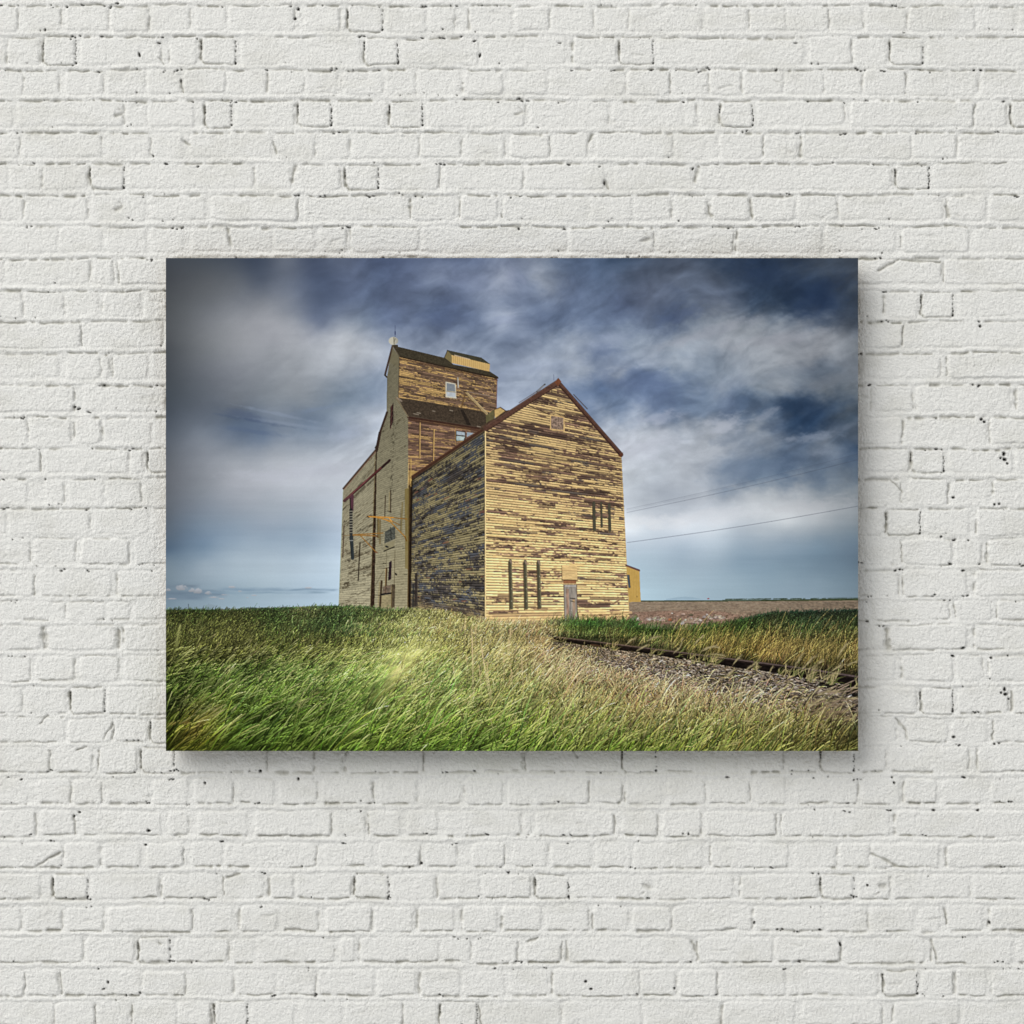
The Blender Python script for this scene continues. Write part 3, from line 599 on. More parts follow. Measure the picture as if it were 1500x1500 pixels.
def building():
    one = lambda u, v: np.ones_like(u)
    # ---------- far-left annex and the shaded left front (olive boards)
    olive = (128, 120, 92); oliveb = (92, 84, 64); dk = (38, 32, 26)
    siding([(503, 716), (552, 659), (545, 893), (496, 890)], [(503, 716), (552, 657), (545, 893), (496, 889)], 62, 40, (156, 149, 124), (118, 110, 90), (70, 62, 46), .76,
           lambda u, v: .30 + .08 * sstep(.2, .5, v) * sstep(1, .6, v), 501, linew=.2, light=lambda u, v: .90 + .18 * (1 - v), vivid=.2)
    left = [(574, 507), (585, 523), (584, 583), (598, 611), (598, 900), (544, 900), (551, 665), (556, 636), (566.5, 606), (567, 552)]
    siding(left, [(551, 640), (598, 612), (598, 900), (543, 897)], 84, 36, (146, 139, 114), (116, 109, 88), (74, 66, 48), .78, lambda u, v: .14 + .06 * (1 - v), 511, linew=.2,
           light=lambda u, v: .84 + .26 * (1 - np.clip(v, 0, 1.3)), vivid=.16, fine=.5)
    # lens-lit sliver of the far edge
    line(502.6, 718, 496.4, 888, .9, (165, 178, 150), .6)
    # dark gap between annex and main
    fill([(550.5, 662), (552.2, 660), (548.5, 895), (542, 895)], (48, 36, 28), .5, 1, 41, 1.6, 3)
    line(549.5, 664, 542.6, 893, .8, (112, 98, 62), .7)
    for q in range(26): line(546 + 4 * (1 - q / 26) - 1, 672 + 8.6 * q, 549 + 3 * (1 - q / 26) - 1, 671 + 8.6 * q, .8, (105, 78, 60), .5)
    # annex roof edge
    line(503, 715.5, 552, 657, 2.6, (72, 58, 46)); line(504, 717, 551, 661, .8, (120, 70, 62), .7)
    # step boards up the left side
    line(567, 604, 556.5, 634, 3.2, (58, 42, 34)); line(556.5, 634, 551.6, 660, 4.2, (55, 42, 35)); line(552, 652, 549.8, 656, 2, (50, 40, 32))
    line(575, 507, 564, 549.5, 2.8, (66, 50, 40)); line(564, 549.5, 566.5, 552.5, 2.2, (50, 40, 32))
    line(567.5, 553, 566.8, 605, .8, (90, 86, 66), .6)
    # seams and knots in the shaded face
    r = rs(515)
    for k in range(90):
        t = r.rand(); x = 579 - 7 * t + r.normal(0, 1.6); y = 590 + 140 * t + r.normal(0, 3)
        line(x, y, x + r.uniform(-.5, 1.5), y - r.uniform(.3, 2.2), r.uniform(.6, 1.5), (48, 44, 34), .55 * r.rand() + .1)
    for k in range(70):
        x = r.uniform(553, 596); y = r.uniform(600, 890)
        line(x, y, x + r.uniform(1, 5), y - r.uniform(1, 3.5) * (1 - (y - 600) / 330), .7, (62, 56, 42), .5)
    for k in range(150):
        x = r.uniform(505, 545); y = r.uniform(700, 885)
        if y < 716 + (551 - x) * -1 * 1.18 + 56 + 6: continue
        sl = .95 * (1 - (y - 690) / 260); L = r.uniform(1.5, 6)
        line(x, y, x + L, y - L * sl, r.uniform(.5, 1.1), (62, 52, 38), .65)
    # dark slotted window low on the tower's left face
    fill([(572, 596), (576.5, 590), (576, 618), (571, 629)], (40, 26, 28), .4); line(574, 594, 572.5, 628, .8, (92, 58, 50), .8)
    for k in range(4): line(571.5, 622 - 8 * k, 576, 616 - 8 * k, .9, (100, 84, 66), .6)
    # ---------- tower, sunlit face
    pl = (190, 156, 102); br = (116, 93, 76); dd = (74, 60, 50)
    siding([(585, 523), (728, 554), (727, 606), (583.5, 586)], [(585, 523), (728, 553), (727.5, 606), (583.5, 583)], 24, 80, pl, br, dd, .54,
           lambda u, v: .53 + .08 * u, 521, linew=.25, light=lambda u, v: .96 + .06 * v, vivid=.4)
    siding([(598, 613), (706, 629), (706, 640), (603, 702), (603, 715), (598, 715)], [(598, 613), (706, 629), (706, 712), (598, 712)], 38, 42, (180, 146, 98), (118, 92, 77), (80, 63, 54), .62,
           lambda u, v: .64 - .35 * sstep(.28, .12, v), 531, linew=.25, vivid=.35)
    fill([(599, 690), (632, 690), (604, 708), (604, 716), (599, 716)], (190, 158, 92), .10, .75, 43, 8, 1)
    for k in range(14): line(604, 692 + 1.8 * k, 640 - 2.2 * k, 692.5 + 1.8 * k, .6, (128, 100, 58), .55)
    for k in range(2): line((615.5, 636)[k], (616, 629)[k] , (615, 635)[k], (671, 676)[k], 1.2, (205, 168, 105)); line((614.3, 634.8)[k], (616, 629)[k], (613.9, 633.8)[k], (671, 676)[k], .9, (62, 46, 36), .8)
    line(667, 627, 667, 652, 1.0, (180, 145, 92), .8)
    # shaded strip under the eaves in the photograph
    line(599, 615, 704, 631, 3.0, (70, 48, 38), .8)
    line(586, 525.5, 728, 557, 2.0, (92, 68, 48), .8)
    # windows
    fill([(652.5, 559), (667.5, 562), (668.5, 584), (652.5, 582)], (196, 190, 172), .05)
    fill([(654.2, 561), (666, 563.3), (666.8, 573.8), (654.2, 572.4)], (126, 132, 138), .08); fill([(654.2, 574), (666.8, 575.4), (667, 582), (654.2, 580.4)], (178, 184, 190), .08)
    line(654, 573.2, 667, 574.8, 1.0, (150, 140, 118))
    line(670.5, 553.5, 671.2, 567.5, 1.8, (175, 170, 160)); line(669.2, 554, 669.8, 567, 1.0, (60, 48, 40), .8)
    fill([(667.5, 630.5), (682, 632.5), (682, 645), (667.5, 646.5)], (60, 48, 38), .1)
    fill([(668.5, 631.5), (681, 633.3), (681, 638), (668.5, 636.8)], (158, 168, 175), .18); fill([(668.5, 638.4), (681, 639.4), (679, 645), (668.5, 645.6)], (168, 182, 180), .18)
    fill([(684, 633), (694, 634.5), (684, 640)], (150, 162, 172), .15)
    fill([(645, 676), (651.5, 676.5), (651.5, 681), (646, 684)], (190, 198, 205), .08)
    # spout pole and its cast shade in the photograph
    fill([(680.5, 575), (683, 575), (676, 602), (673, 602)], (105, 80, 52), .1, .75)
    # lower roof
    fill([(583, 583), (600, 584.5), (727, 606.5), (716, 618), (703, 626.5), (598, 611)], (66, 56, 46), .35, 1, 51, 1.6, 1.2)
    fill([(674, 600), (679, 601), (690, 623), (684, 622.5)], (38, 32, 28), .2, .85)
    line(598, 611.3, 703, 627.6, 3.4, (62, 42, 34)); line(598, 609.2, 700, 625.6, .8, (92, 82, 70), .6)
    line(580, 582.5, 598, 610.5, 1.6, (118, 104, 82)); line(582, 583, 588, 587.5, 2.8, (150, 135, 118), .7)
    for (x, y, w) in ((634, 602, 3), (659, 601, 4), (606, 606, 7), (611, 604.5, 5), (699, 624.5, 5)): line(x, y, x + w, y + w * .2, 1.4, (150, 138, 122), .8)
    line(682.5, 574.5, 713, 606.5, 3.2, (160, 138, 100)); line(683, 573.2, 714, 605.2, .9, (200, 180, 138), .8); line(681, 576, 711, 608.5, .8, (80, 64, 48), .8)
    line(680, 573.5, 686, 574, 2.2, (78, 62, 50)); line(684, 573.5, 727, 582, 1.0, (160, 142, 128), .7)
    # upper roof and ridge box
    fill([(574.5, 506), (652, 524.5), (664, 534), (717, 544), (730, 552.5), (728.5, 555), (585, 523.5)], (62, 56, 44), .3, 1, 53, 1.6, 1.2)
    line(585, 522.6, 729, 554, 1.8, (46, 36, 28)); line(574.5, 506, 585.5, 523, 1.2, (104, 92, 74), .8)
    fill([(574.5, 507.5), (584.5, 523), (583.5, 540), (571, 530)], (112, 104, 80), .06, .5)
    fill([(651, 524), (655.5, 513.5), (662, 520), (662, 532.5)], (120, 108, 74), .08)
    fill([(661.5, 520), (717.5, 533), (717, 544.5), (662, 532)], (205, 172, 112), .05)
    for k in range(19): line(664 + 2.9 * k, 521 + .67 * k, 664 + 2.9 * k, 532 + .66 * k, .7, (140, 110, 66), .65)
    fill([(654.5, 512.8), (705, 524), (718.5, 533.8), (662, 520.4)], (64, 62, 50), .2, 1, 55, 2, 1)
    line(666, 520.5, 688, 526.5, 1.4, (225, 200, 170), .7); line(651, 524, 655.5, 513, 1.0, (60, 50, 36))
    for k in range(16): line(586 + 9 * k, 526 + 1.9 * k, 588 + 9 * k, 527 + 1.9 * k, .9, (50, 38, 30), .5)
    line(728, 555, 727, 603, 1.0, (118, 88, 92), .8); line(585, 524, 583.6, 583, 1.0, (74, 60, 46), .7)
    # dish and mast on the peak
    line(578.8, 477, 578.8, 503, .8, (70, 78, 105), .8); line(578.8, 486, 578.8, 490, 1.6, (40, 48, 82), .8)
    s = wnd(567, 586, 492, 507); x, y = GX[s], GY[s]
    k = sstep(1.1, .9, np.hypot((x - 576.3) / 6.9, (y - 499.6) / 5.9))[..., None]
    c = np.array([192, 188, 172], f32) / 255 * (1 - .16 * sstep(576, 583, x) + .05 * (fbm(x / 2, y / 2, 2, 61) - .5))[..., None]
    img[s] = img[s] * (1 - k) + c * k
    line(577, 495, 577.5, 504, 2.0, (120, 115, 98), .7); line(579.5, 496, 577, 501, .8, (80, 78, 70), .8)
    fill([(574, 505.5), (583, 505), (583, 508.2), (574.5, 507)], (70, 62, 48), .1)
    # ---------- long shaded side of the near shed
    side = [(603, 700), (711, 628), (711, 918), (598, 900)]
    siding(side, [(603, 698), (711, 626), (711, 915), (598, 893)], 76, 120, (152, 140, 104), (82, 76, 72), (52, 50, 52), .54,
           lambda u, v: .51 + .05 * np.sin(v * 9) - .10 * sstep(.85, 1, v), 541, grey=(88, 90, 96), gfrac=.53, linew=.33, light=lambda u, v: (.86 + .2 * (1 - v)) * (1 - .25 * sstep(.08, 0, u)), vivid=.4, fine=1.4)
    fill([(598, 870), (640, 884), (700, 892), (711, 895), (711, 916), (598, 900)], (120, 98, 70), .5, .35, 57, 3, 1.4)
    for k in range(120):
        x = r.uniform(605, 708); y = r.uniform(690, 890) ; u = (x - 603) / 108; ytop = 700 - 72 * u
        if y < ytop + 6: continue
        sl = -.66 * (1 - (y - ytop) / (900 - ytop)); L = r.uniform(2, 8)
        line(x, y, x + L, y + L * sl, r.uniform(.8, 2.4), (24, 20, 20) if r.rand() < .7 else (120, 78, 62), .7)
    line(603, 699.5, 711, 627, 4.4, (68, 46, 36)); line(602.5, 697.3, 711, 624.4, 1.0, (98, 66, 50), .8); line(604, 703, 711, 631, 1.6, (34, 24, 20), .8)
    # posts where tower meets shed
    fill([(598, 712), (604.5, 704), (601.5, 897), (597, 897)], (52, 40, 26), .35, 1, 59, 1.5, 4)
    fill([(593, 716), (599, 714), (598, 834), (593.5, 832)], (122, 106, 62), .15, .85, 60, 1.2, 5)
    line(602.2, 672, 601.8, 712, 1.2, (188, 155, 92), .9); line(600.4, 672, 600, 715, .9, (110, 84, 48), .8); line(598.3, 680, 597.6, 715, .9, (215, 186, 120), .9)
    line(603.2, 705, 599.5, 896, 1.6, (26, 20, 18), .9); line(599.6, 716, 597, 892, 1.0, (92, 70, 38), .9)
    line(589.5, 736, 587.5, 780, 2.2, (118, 104, 66), .7); line(587, 746, 586.6, 780, .8, (78, 64, 40), .6)
    fill([(608, 840), (611, 838), (612, 888), (606.5, 888)], (50, 44, 42), .3, .9); line(611.8, 838, 611, 890, .9, (88, 78, 66), .8); line(605.5, 856, 605, 888, 2, (34, 36, 38), .8)
    # pale lower boards near the corner
    fill([(572, 806), (598, 806), (598, 890), (578, 890)], (150, 140, 108), .10, .22, 63, 20, 1.2)
    # ---------- things fixed on the shaded left front
    line(504, 733.5, 571, 674, 3.4, (84, 44, 44)); line(505, 735, 571, 676, 1.2, (38, 22, 22), .8); line(506, 731.6, 540, 701, 1.0, (132, 84, 84), .7); line(560, 684, 571, 674, 3.2, (34, 28, 26), .8)
    line(504, 733.5, 513, 728, 2.6, (84, 56, 60)); line(516, 726, 515.4, 748, 4.6, (84, 54, 62)); line(513, 730, 513.5, 748, 1.6, (34, 26, 24), .9)
    line(514.2, 747, 514.4, 790, 5.0, (38, 37, 38), w1=4.6)
    for k in range(9): line(512.2, 748.8 + 3.9 * k, 516.8, 748.6 + 3.9 * k, 1.4, (150, 146, 128), .85)
    line(514.8, 784, 516.6, 817.5, 5.0, (48, 54, 56), w1=4.8); line(513, 792, 515, 816, 1.2, (24, 28, 32), .8); line(512.5, 791.6, 517, 791.4, 1.1, (165, 165, 160), .9)
    line(504, 770, 502.2, 816, 1.6, (70, 54, 42), .8); line(504, 769, 512, 763, .9, (70, 60, 46), .8)
    line(527.5, 795, 524.8, 850, 1.8, (44, 36, 28), .9); line(528, 795, 543, 788, .9, (56, 48, 36), .8); line(531, 802, 543, 796, .8, (56, 48, 36), .7); line(533, 811, 543, 806, .8, (56, 48, 36), .7)
    line(564.6, 726, 563.6, 757, 1.5, (62, 50, 38), .85); line(572.3, 718, 572, 750, 1.8, (58, 48, 36), .85); line(570.6, 721, 569.8, 748, 1.8, (150, 138, 104), .8); line(568, 748.5, 573, 749.5, 1.4, (50, 40, 32), .8)
    line(554, 760, 554, 787, 3.0, (112, 96, 58), .85); line(557, 762, 556.6, 796, 2.2, (104, 88, 56), .7); line(553, 761, 553, 786, .8, (60, 48, 32), .7)
    fill([(564, 779), (579, 769), (579, 789), (563, 796)], (74, 76, 70), .6, .92, 65, 1.6, 1.6); line(572, 772, 573, 790, 1.2, (44, 46, 44), .7)
    fill([(562.5, 797), (579, 791), (577, 800.5), (562.5, 806.5)], (140, 132, 104), .06); line(562.5, 807, 577.5, 800.8, 1.6, (22, 18, 16)); line(565.5, 800, 568, 801, 2.6, (34, 34, 36), .9)
    fill([(570, 823), (574, 821), (573, 848), (568.5, 850)], (42, 30, 36), .2); line(575, 822, 573.5, 849, 1.0, (150, 140, 112), .7)
    line(566.5, 832, 565, 868, 2.2, (62, 42, 26), .9); line(565.2, 832, 563.8, 868, .8, (150, 118, 66), .7); line(561, 833, 569, 831, 1.0, (64, 58, 44), .8); line(566.2, 808, 565.8, 830, .7, (90, 82, 62), .7)
    line(578.6, 806, 577.5, 862, .9, (86, 76, 56), .8); line(579.5, 840, 580.5, 841.5, 2.4, (28, 26, 24), .9); line(592, 841.5, 596, 841.3, 1.0, (56, 52, 42), .8)
    line(559, 851, 556.5, 892, 3.0, (56, 42, 28), .9); line(556, 852, 553.6, 890, .9, (140, 118, 70), .6); line(562, 836, 547, 862, .8, (78, 70, 52), .7)
    fill([(561, 859), (573, 856), (572, 868), (560, 869.5)], (100, 84, 72), .5, .8, 67, 2, 2); line(558.5, 870.5, 573, 868.5, 2.4, (22, 20, 26)); line(545, 871, 558, 871.5, 1.0, (62, 54, 44), .8)
    fill([(574, 855), (579, 856), (578, 890), (573.5, 890)], (70, 58, 44), .4, .85, 69, 2, 3); line(573.8, 858, 573, 892, 1.2, (92, 74, 40), .7)
    fill([(559, 872), (573, 870), (572, 893), (558, 893)], (150, 136, 100), .25, .7, 71, 3, 2)
    # orange bracket arms
    o1, o2 = (196, 138, 58), (136, 98, 46)
    line(539, 756.5, 577, 758, 1.9, o1); line(577, 758.2, 596, 760, 1.5, o2); line(552, 758, 575, 763.5, 1.4, (176, 126, 56)); line(570, 758.5, 575, 764.5, 1.4, (206, 152, 76)); line(575, 763.5, 585.5, 768.5, 1.2, o2)
    line(560, 759, 572, 764.5, 1.2, o1); line(572, 764.5, 594, 786.5, 1.5, (160, 116, 50)); line(593, 786, 595.5, 792, 1.6, (110, 76, 28)); line(538, 755.6, 540, 757.5, 1.6, (90, 66, 40))
    line(517, 783.5, 552, 784.8, 1.6, (146, 106, 52)); line(518, 783, 561, 780.6, 1.5, (146, 106, 52)); line(528.5, 785, 551, 808.5, 1.4, (146, 106, 52)); line(503, 784.5, 514, 783.5, .8, (130, 96, 56), .7)
    line(551, 784.8, 553, 785.6, 1.8, (92, 56, 30)); line(549.5, 808.2, 552.5, 809, 1.4, (110, 60, 34))
    # ---------- little dormer between tower and shed
    fill([(711.5, 609), (724, 599.5), (724, 613), (712, 620)], (96, 90, 62), .12); fill([(724, 600), (732.5, 597), (740, 602), (725, 613)], (196, 166, 108), .1)
    line(724, 600, 733, 596.8, 1.1, (80, 60, 44)); line(733, 596.8, 740.5, 602, 1.4, (80, 62, 50)); line(724, 600, 724, 612, .9, (80, 64, 44), .8)
    fill([(700, 629), (716, 617), (725, 612.5), (740, 601.5), (750, 600), (714, 630)], (74, 58, 46), .3, 1, 99, 2, 2)
    # ---------- the near gable front in full sun
    front = [(710.5, 627), (817, 560), (910, 666), (922, 911), (711, 918)]
    def peel(u, v):
        return .43 + .035 * sstep(.55, .75, v) * sstep(1.1, .9, v) + .04 * sstep(.35, .5, v) - .10 * sstep(.10, .02, u) - .06 * sstep(.3, .05, v)
    siding(front, [(711, 628), (908, 662), (922, 911), (711, 916)], 74, 60, (240, 206, 146), (132, 104, 88), (88, 70, 62), .50, peel, 551, grey=(112, 100, 92), gfrac=.36,
           linew=.33, light=lambda u, v: .86 + .24 * sstep(1.0, .1, v), vivid=.28)
    r2 = rs(553)
    # single boards that have gone nearly black, and a few that kept all their paint
    H = homog([(711, 628), (908, 662), (922, 911), (711, 916)])
    Hs = np.linalg.inv  # (kept simple: boards are laid by the slopes read off the photograph)
    def slope(y): return .20 * max(0, (915 - y) / 287) - .02 * (1 - max(0, (915 - y) / 287))
    for k in range(95):
        x = r2.uniform(716, 880); y = r2.uniform(600, 905); L = r2.uniform(6, 34)
        lim = 560 + abs(x - 817) * (.63 if x < 817 else 1.13) + 12
        limb = 560 + abs(x + L - 817) * (.63 if x + L < 817 else 1.13) + 12
        if y < lim or y + L * slope(y) < limb or x + L > 908: continue
        c = [(96, 76, 62), (78, 64, 56), (120, 92, 76), (228, 196, 132)][r2.randint(4)]
        line(x, y, x + L, y + L * slope(y), 2.4, c, .62)
    for (x, y, L, w) in ((794, 675, 26, 2), (800, 671, 40, 2), (815, 684, 20, 2), (732, 641, 30, 3), (762, 617, 42, 4), (726, 655, 44, 4), (790, 741, 22, 4), (798, 770, 22, 5), (726, 772, 32, 5), (800, 577, 34, 3), (723, 630, 52, 5), (833, 640, 32, 3), (742, 754, 30, 2), (760, 808, 34, 3), (850, 848, 60, 5), (865, 876, 48, 4), (730, 872, 32, 4), (870, 885, 20, 4)):
        line(x, y, x + L, y + L * slope(y), w * .8, (84, 68, 58), .55)
    # bottom skirt, corner board
    fill([(712, 898), (920, 894), (922, 911), (712, 918)], (222, 190, 132), .25, .5, 73, 9, 1.0)
    line(716, 899.5, 824, 897.5, 1.2, (116, 92, 74), .8); line(722, 902.5, 822, 900.5, 3.0, (150, 118, 92), .5); line(846, 903, 920, 897, 1.0, (120, 92, 70), .8)
    for k in range(40): line(*(lambda x, y: (x, y, x + r2.uniform(1, 5), y + .1))(r2.uniform(850, 918), r2.uniform(899, 907)), 1.0, (110, 78, 56), .7)
    line(711, 629, 711, 916, 1.7, (232, 206, 150)); line(709.6, 640, 709.6, 914, .8, (96, 84, 64), .6); line(711.5, 905, 712, 926, 1.6, (224, 214, 190), .9)
    line(909, 668, 921.5, 905, .9, (198, 168, 112), .8)
    # gable vent
    fill([(805.5, 607), (826.5, 610.5), (827, 632), (805.5, 629.5)], (205, 172, 118), .08); fill([(807, 609), (825, 612), (825.2, 630), (807, 627.8)], (132, 112, 98), .55, 1, 75, 1.7, 1.7)
    line(774, 594, 804, 607, 1.6, (70, 54, 44), .85)
    # barge boards
    def tri(a, b, w, c, c2, c3):
        line(a[0], a[1], b[0], b[1], w, c, tex=.2); line(a[0], a[1] - w * .42, b[0], b[1] - w * .42, 1.0, c2, .8); line(a[0] + .5, a[1] + w * .5, b[0] + .5, b[1] + w * .5, 1.1, c3, .85)
    tri((712, 627.5), (816.5, 560.5), 8.0, (86, 61, 51), (104, 80, 68), (48, 33, 28))
    tri((817.5, 560.5), (909.5, 666), 6.6, (82, 58, 49), (98, 74, 62), (45, 32, 27))
    fill([(812, 560), (817.5, 553.5), (822, 559), (817, 566)], (112, 70, 50), .15)
    fill([(905, 668), (912.5, 662.5), (908.8, 669.5)], (92, 54, 40), .15)
    line(786, 574, 798, 563, 2.0, (70, 66, 62)); line(784, 575.5, 797, 564.5, .8, (190, 190, 196), .7); line(760, 590, 786, 573.5, 1.0, (70, 52, 44), .7)
    line(810.8, 549, 811, 557, .7, (90, 96, 118), .8); line(840, 578, 860, 599, 1.4, (72, 56, 50), .7)
    # louvre slats upright on the front
    for (x, y0_, y1_, w) in ((869.5, 736.5, 775.5, 4.2), (880.3, 736, 771.5, 2.6), (892, 739, 777, 4.0)):
        line(x - w * .42, y0_ + 2, x + 1 - w * .42, y1_ + 1, 1.8, (62, 48, 34), .7); line(x, y0_, x + 1.2, y1_, w, (74, 71, 58)); line(x + w * .3, y0_, x + 1.2 + w * .3, y1_, .9, (104, 104, 78), .7)
    line(871, 753.5, 893, 755, 3.6, (128, 100, 84), .85)
    line(869.5, 738, 870.7, 774, 3.4, (74, 71, 58)); line(880.3, 737, 881, 771, 2.2, (74, 71, 58)); line(892, 740, 893, 776, 3.2, (74, 71, 58))
    for (x, y0_, y1_) in ((747.2, 821, 890), (769, 822, 890), (788.5, 822, 889)):
        line(x - 2.2, y0_ + 2, x - .6, y1_ + 2.4, 2.2, (74, 56, 38), .8); line(x, y0_, x + 1.9, y1_, 4.6, (92, 86, 68), w1=5.2); line(x + 1.6, y0_ + 1, x + 3.6, y1_ - 1, 1.3, (128, 120, 90), .7); line(x - .8, y0_ + 2, x + .9, y1_, 1.4, (58, 58, 44), .7)
        line(x, y0_ - .5, x + 2, y0_ + 4, 2.4, (142, 122, 106), .9)
        for yy in (844, 862, 880): line(x + 1.6, yy, x + 2.2, yy + .3, 1.2, (172, 166, 148), .8)
    # door with its little hood
    fill([(822.5, 827), (845, 828.5), (845.5, 849), (823, 849)], (220, 188, 132), .16, 1, 77, 5, 1.6); line(823, 835, 844, 836, 1.0, (182, 146, 100), .7); line(822.8, 849.4, 845.5, 849.6, 1.4, (62, 44, 32)); line(822.6, 828, 823, 849, .9, (96, 74, 52), .8)
    fill([(825, 850), (844, 850), (844, 854.5), (825, 854.5)], (146, 100, 70), .1); line(824.5, 855, 845, 855, 1.0, (226, 200, 150), .8)
    fill([(825, 856), (844, 856), (846.5, 911), (826.5, 912)], (146, 138, 128), .3, 1, 79, 1.8, 9)
    fill([(829, 862), (833, 862), (833.5, 908), (829.5, 908)], (168, 130, 108), .4, .7, 81, 1.2, 8); fill([(838, 876), (842, 876), (843, 906), (839, 906)], (176, 136, 104), .4, .5, 82, 1, 8)
    line(825.5, 856, 827, 911, 1.2, (96, 84, 74), .8); line(844.4, 856, 846, 911, 1.2, (98, 80, 66), .8); line(834.6, 858, 835.4, 910, .8, (96, 90, 88), .8); line(835, 876, 842, 876.5, 1.6, (60, 56, 52), .8); line(836, 880, 841, 881, 1.4, (66, 60, 56), .8)
    line(839, 879.6, 841, 879.8, 1.0, (215, 180, 110), .9); line(828, 858, 842, 858, 2.0, (198, 192, 188), .6)
    fill([(824, 911), (848, 911), (849, 914), (824, 915)], (160, 140, 112), .2); line(845.5, 896, 848, 911, 1.8, (90, 66, 48), .8)
    # shade and rubble at the right foot
    fill([(905, 909.5), (925, 907), (930, 911), (900, 913)], (52, 36, 28), .3, .85, 83, 2, 1)
    # ---------- yellow shed behind
    fill([(917, 829), (936, 836), (938.3, 881), (921, 881.5)], (196, 162, 92), .05, 1, 85)
    for k in range(8): line(919.5 + 2.4 * k, 832 + .8 * k, 921 + 2.3 * k, 880.5, .7, (168, 128, 58), .6)
    line(916.5, 828, 936.3, 835.6, 2.2, (108, 74, 68)); line(916.5, 826.8, 936.5, 834.2, .7, (76, 60, 64), .8); line(919.5, 843, 921.6, 859.5, 3.0, (74, 84, 92)); line(921.4, 842, 923, 860, .7, (44, 44, 46), .9); line(932.6, 873, 932.7, 874, 1.2, (90, 66, 40), .8)
building()

# ---- grass, stones and rails
GR = parse("""
888: 243 60 70 42; 350 64 76 46; 450 88 98 64; 520 82 100 60; 600 92 96 62
900: 243 54 66 38; 300 55 70 38; 400 52 74 42; 480 54 78 46; 520 60 84 48; 560 82 98 58; 600 128 128 80; 650 132 124 78; 700 145 136 88; 800 150 135 92; 900 90 92 58; 1000 80 82 56; 1060 60 76 48; 1120 50 66 46; 1200 44 62 47; 1257 42 58 42
922: 243 66 74 42; 300 70 76 42; 350 72 76 42; 400 58 76 42; 450 56 76 44; 490 56 78 46; 530 82 98 56; 570 108 118 70; 610 136 138 84; 660 138 134 84; 720 154 144 98; 780 138 122 86; 830 74 92 50; 870 58 82 40; 920 58 80 40; 970 66 84 46; 1030 62 82 42; 1100 60 80 42; 1180 58 78 46; 1257 60 74 44
945: 243 68 74 40; 300 74 76 40; 350 82 78 44; 400 70 80 42; 450 76 82 44; 500 92 102 56; 550 118 128 74; 600 140 148 90; 650 134 142 84; 700 140 138 90; 750 146 138 94; 800 150 132 98; 850 110 100 72; 920 96 86 58; 1000 92 92 52; 1050 106 96 52; 1110 108 94 50; 1180 100 92 54; 1257 96 90 52
975: 243 60 70 32; 300 60 76 34; 350 66 84 38; 400 72 92 44; 450 84 104 52; 500 98 118 60; 550 112 130 70; 600 140 150 88; 650 122 138 74; 700 130 136 80; 750 136 136 84; 800 144 134 92; 850 140 122 92; 900 136 116 92; 960 128 112 88; 1030 100 90 62; 1100 92 84 52; 1180 88 80 46; 1257 84 78 46
1005: 243 50 66 28; 300 62 80 34; 350 72 92 42; 400 76 98 44; 450 84 106 50; 500 92 116 54; 550 104 124 62; 600 130 142 80; 650 116 136 70; 700 118 128 72; 750 126 132 76; 800 136 136 84; 850 136 130 86; 900 132 120 82; 960 138 124 92; 1020 138 124 98; 1100 134 120 98; 1180 116 104 80; 1257 70 62 48
1035: 243 46 60 24; 300 74 84 36; 350 66 88 34; 400 64 90 34; 450 74 98 40; 500 82 108 46; 550 92 112 50; 600 104 124 58; 650 106 126 60; 700 106 118 62; 750 112 124 64; 800 118 126 68; 850 124 126 72; 900 126 122 74; 960 126 118 78; 1020 122 116 74; 1100 122 116 80; 1180 112 102 72; 1257 100 88 70
1065: 243 56 64 22; 290 86 86 34; 350 58 82 28; 400 58 84 30; 450 68 94 34; 500 76 100 38; 550 84 108 42; 600 88 110 46; 650 90 114 46; 700 84 104 44; 750 94 114 50; 800 104 120 56; 850 108 118 60; 900 104 112 58; 960 104 110 58; 1020 106 110 58; 1100 104 104 56; 1180 96 94 52; 1257 62 62 36
1100: 243 58 68 20; 290 70 80 24; 350 52 78 24; 400 58 82 26; 450 62 86 28; 500 68 94 32; 550 74 98 34; 600 66 96 34; 650 68 98 32; 700 70 98 36; 750 80 104 40; 800 88 110 44; 850 92 108 46; 900 84 104 40; 960 88 106 42; 1020 96 108 50; 1100 92 100 48; 1180 86 90 44; 1257 72 72 36
""")
grtab = np.clip(tps(GR, LX, LY, .0005), .04, 1)

def horizon(x):
    return np.interp(x, [243, 330, 420, 455, 500, 545, 560, 598, 640, 711, 760, 824, 922, 1010, 1050, 1090, 1130, 1257], [893.5, 893.5, 891, 889, 888, 890, 893, 893, 893, 912, 914, 914, 918, 922, 918, 907, 897, 893]).astype(f32)
def ground_base():
    s = wnd(243, 1257, 884, 1100); x, y = GX[s], GY[s]
    c = lookup(grtab, x, y, STEP)
    c = c * (.50 + .45 * fbm(x / 7, y / 4, 4, 601))[..., None]
    k = sstep(0, 1.6, y - horizon(x) - 2.2 * (vnoise(x / 2.2, y * 0, 605) - .5))[..., None]
    img[s] = img[s] * (1 - k) + c * k
ground_base()

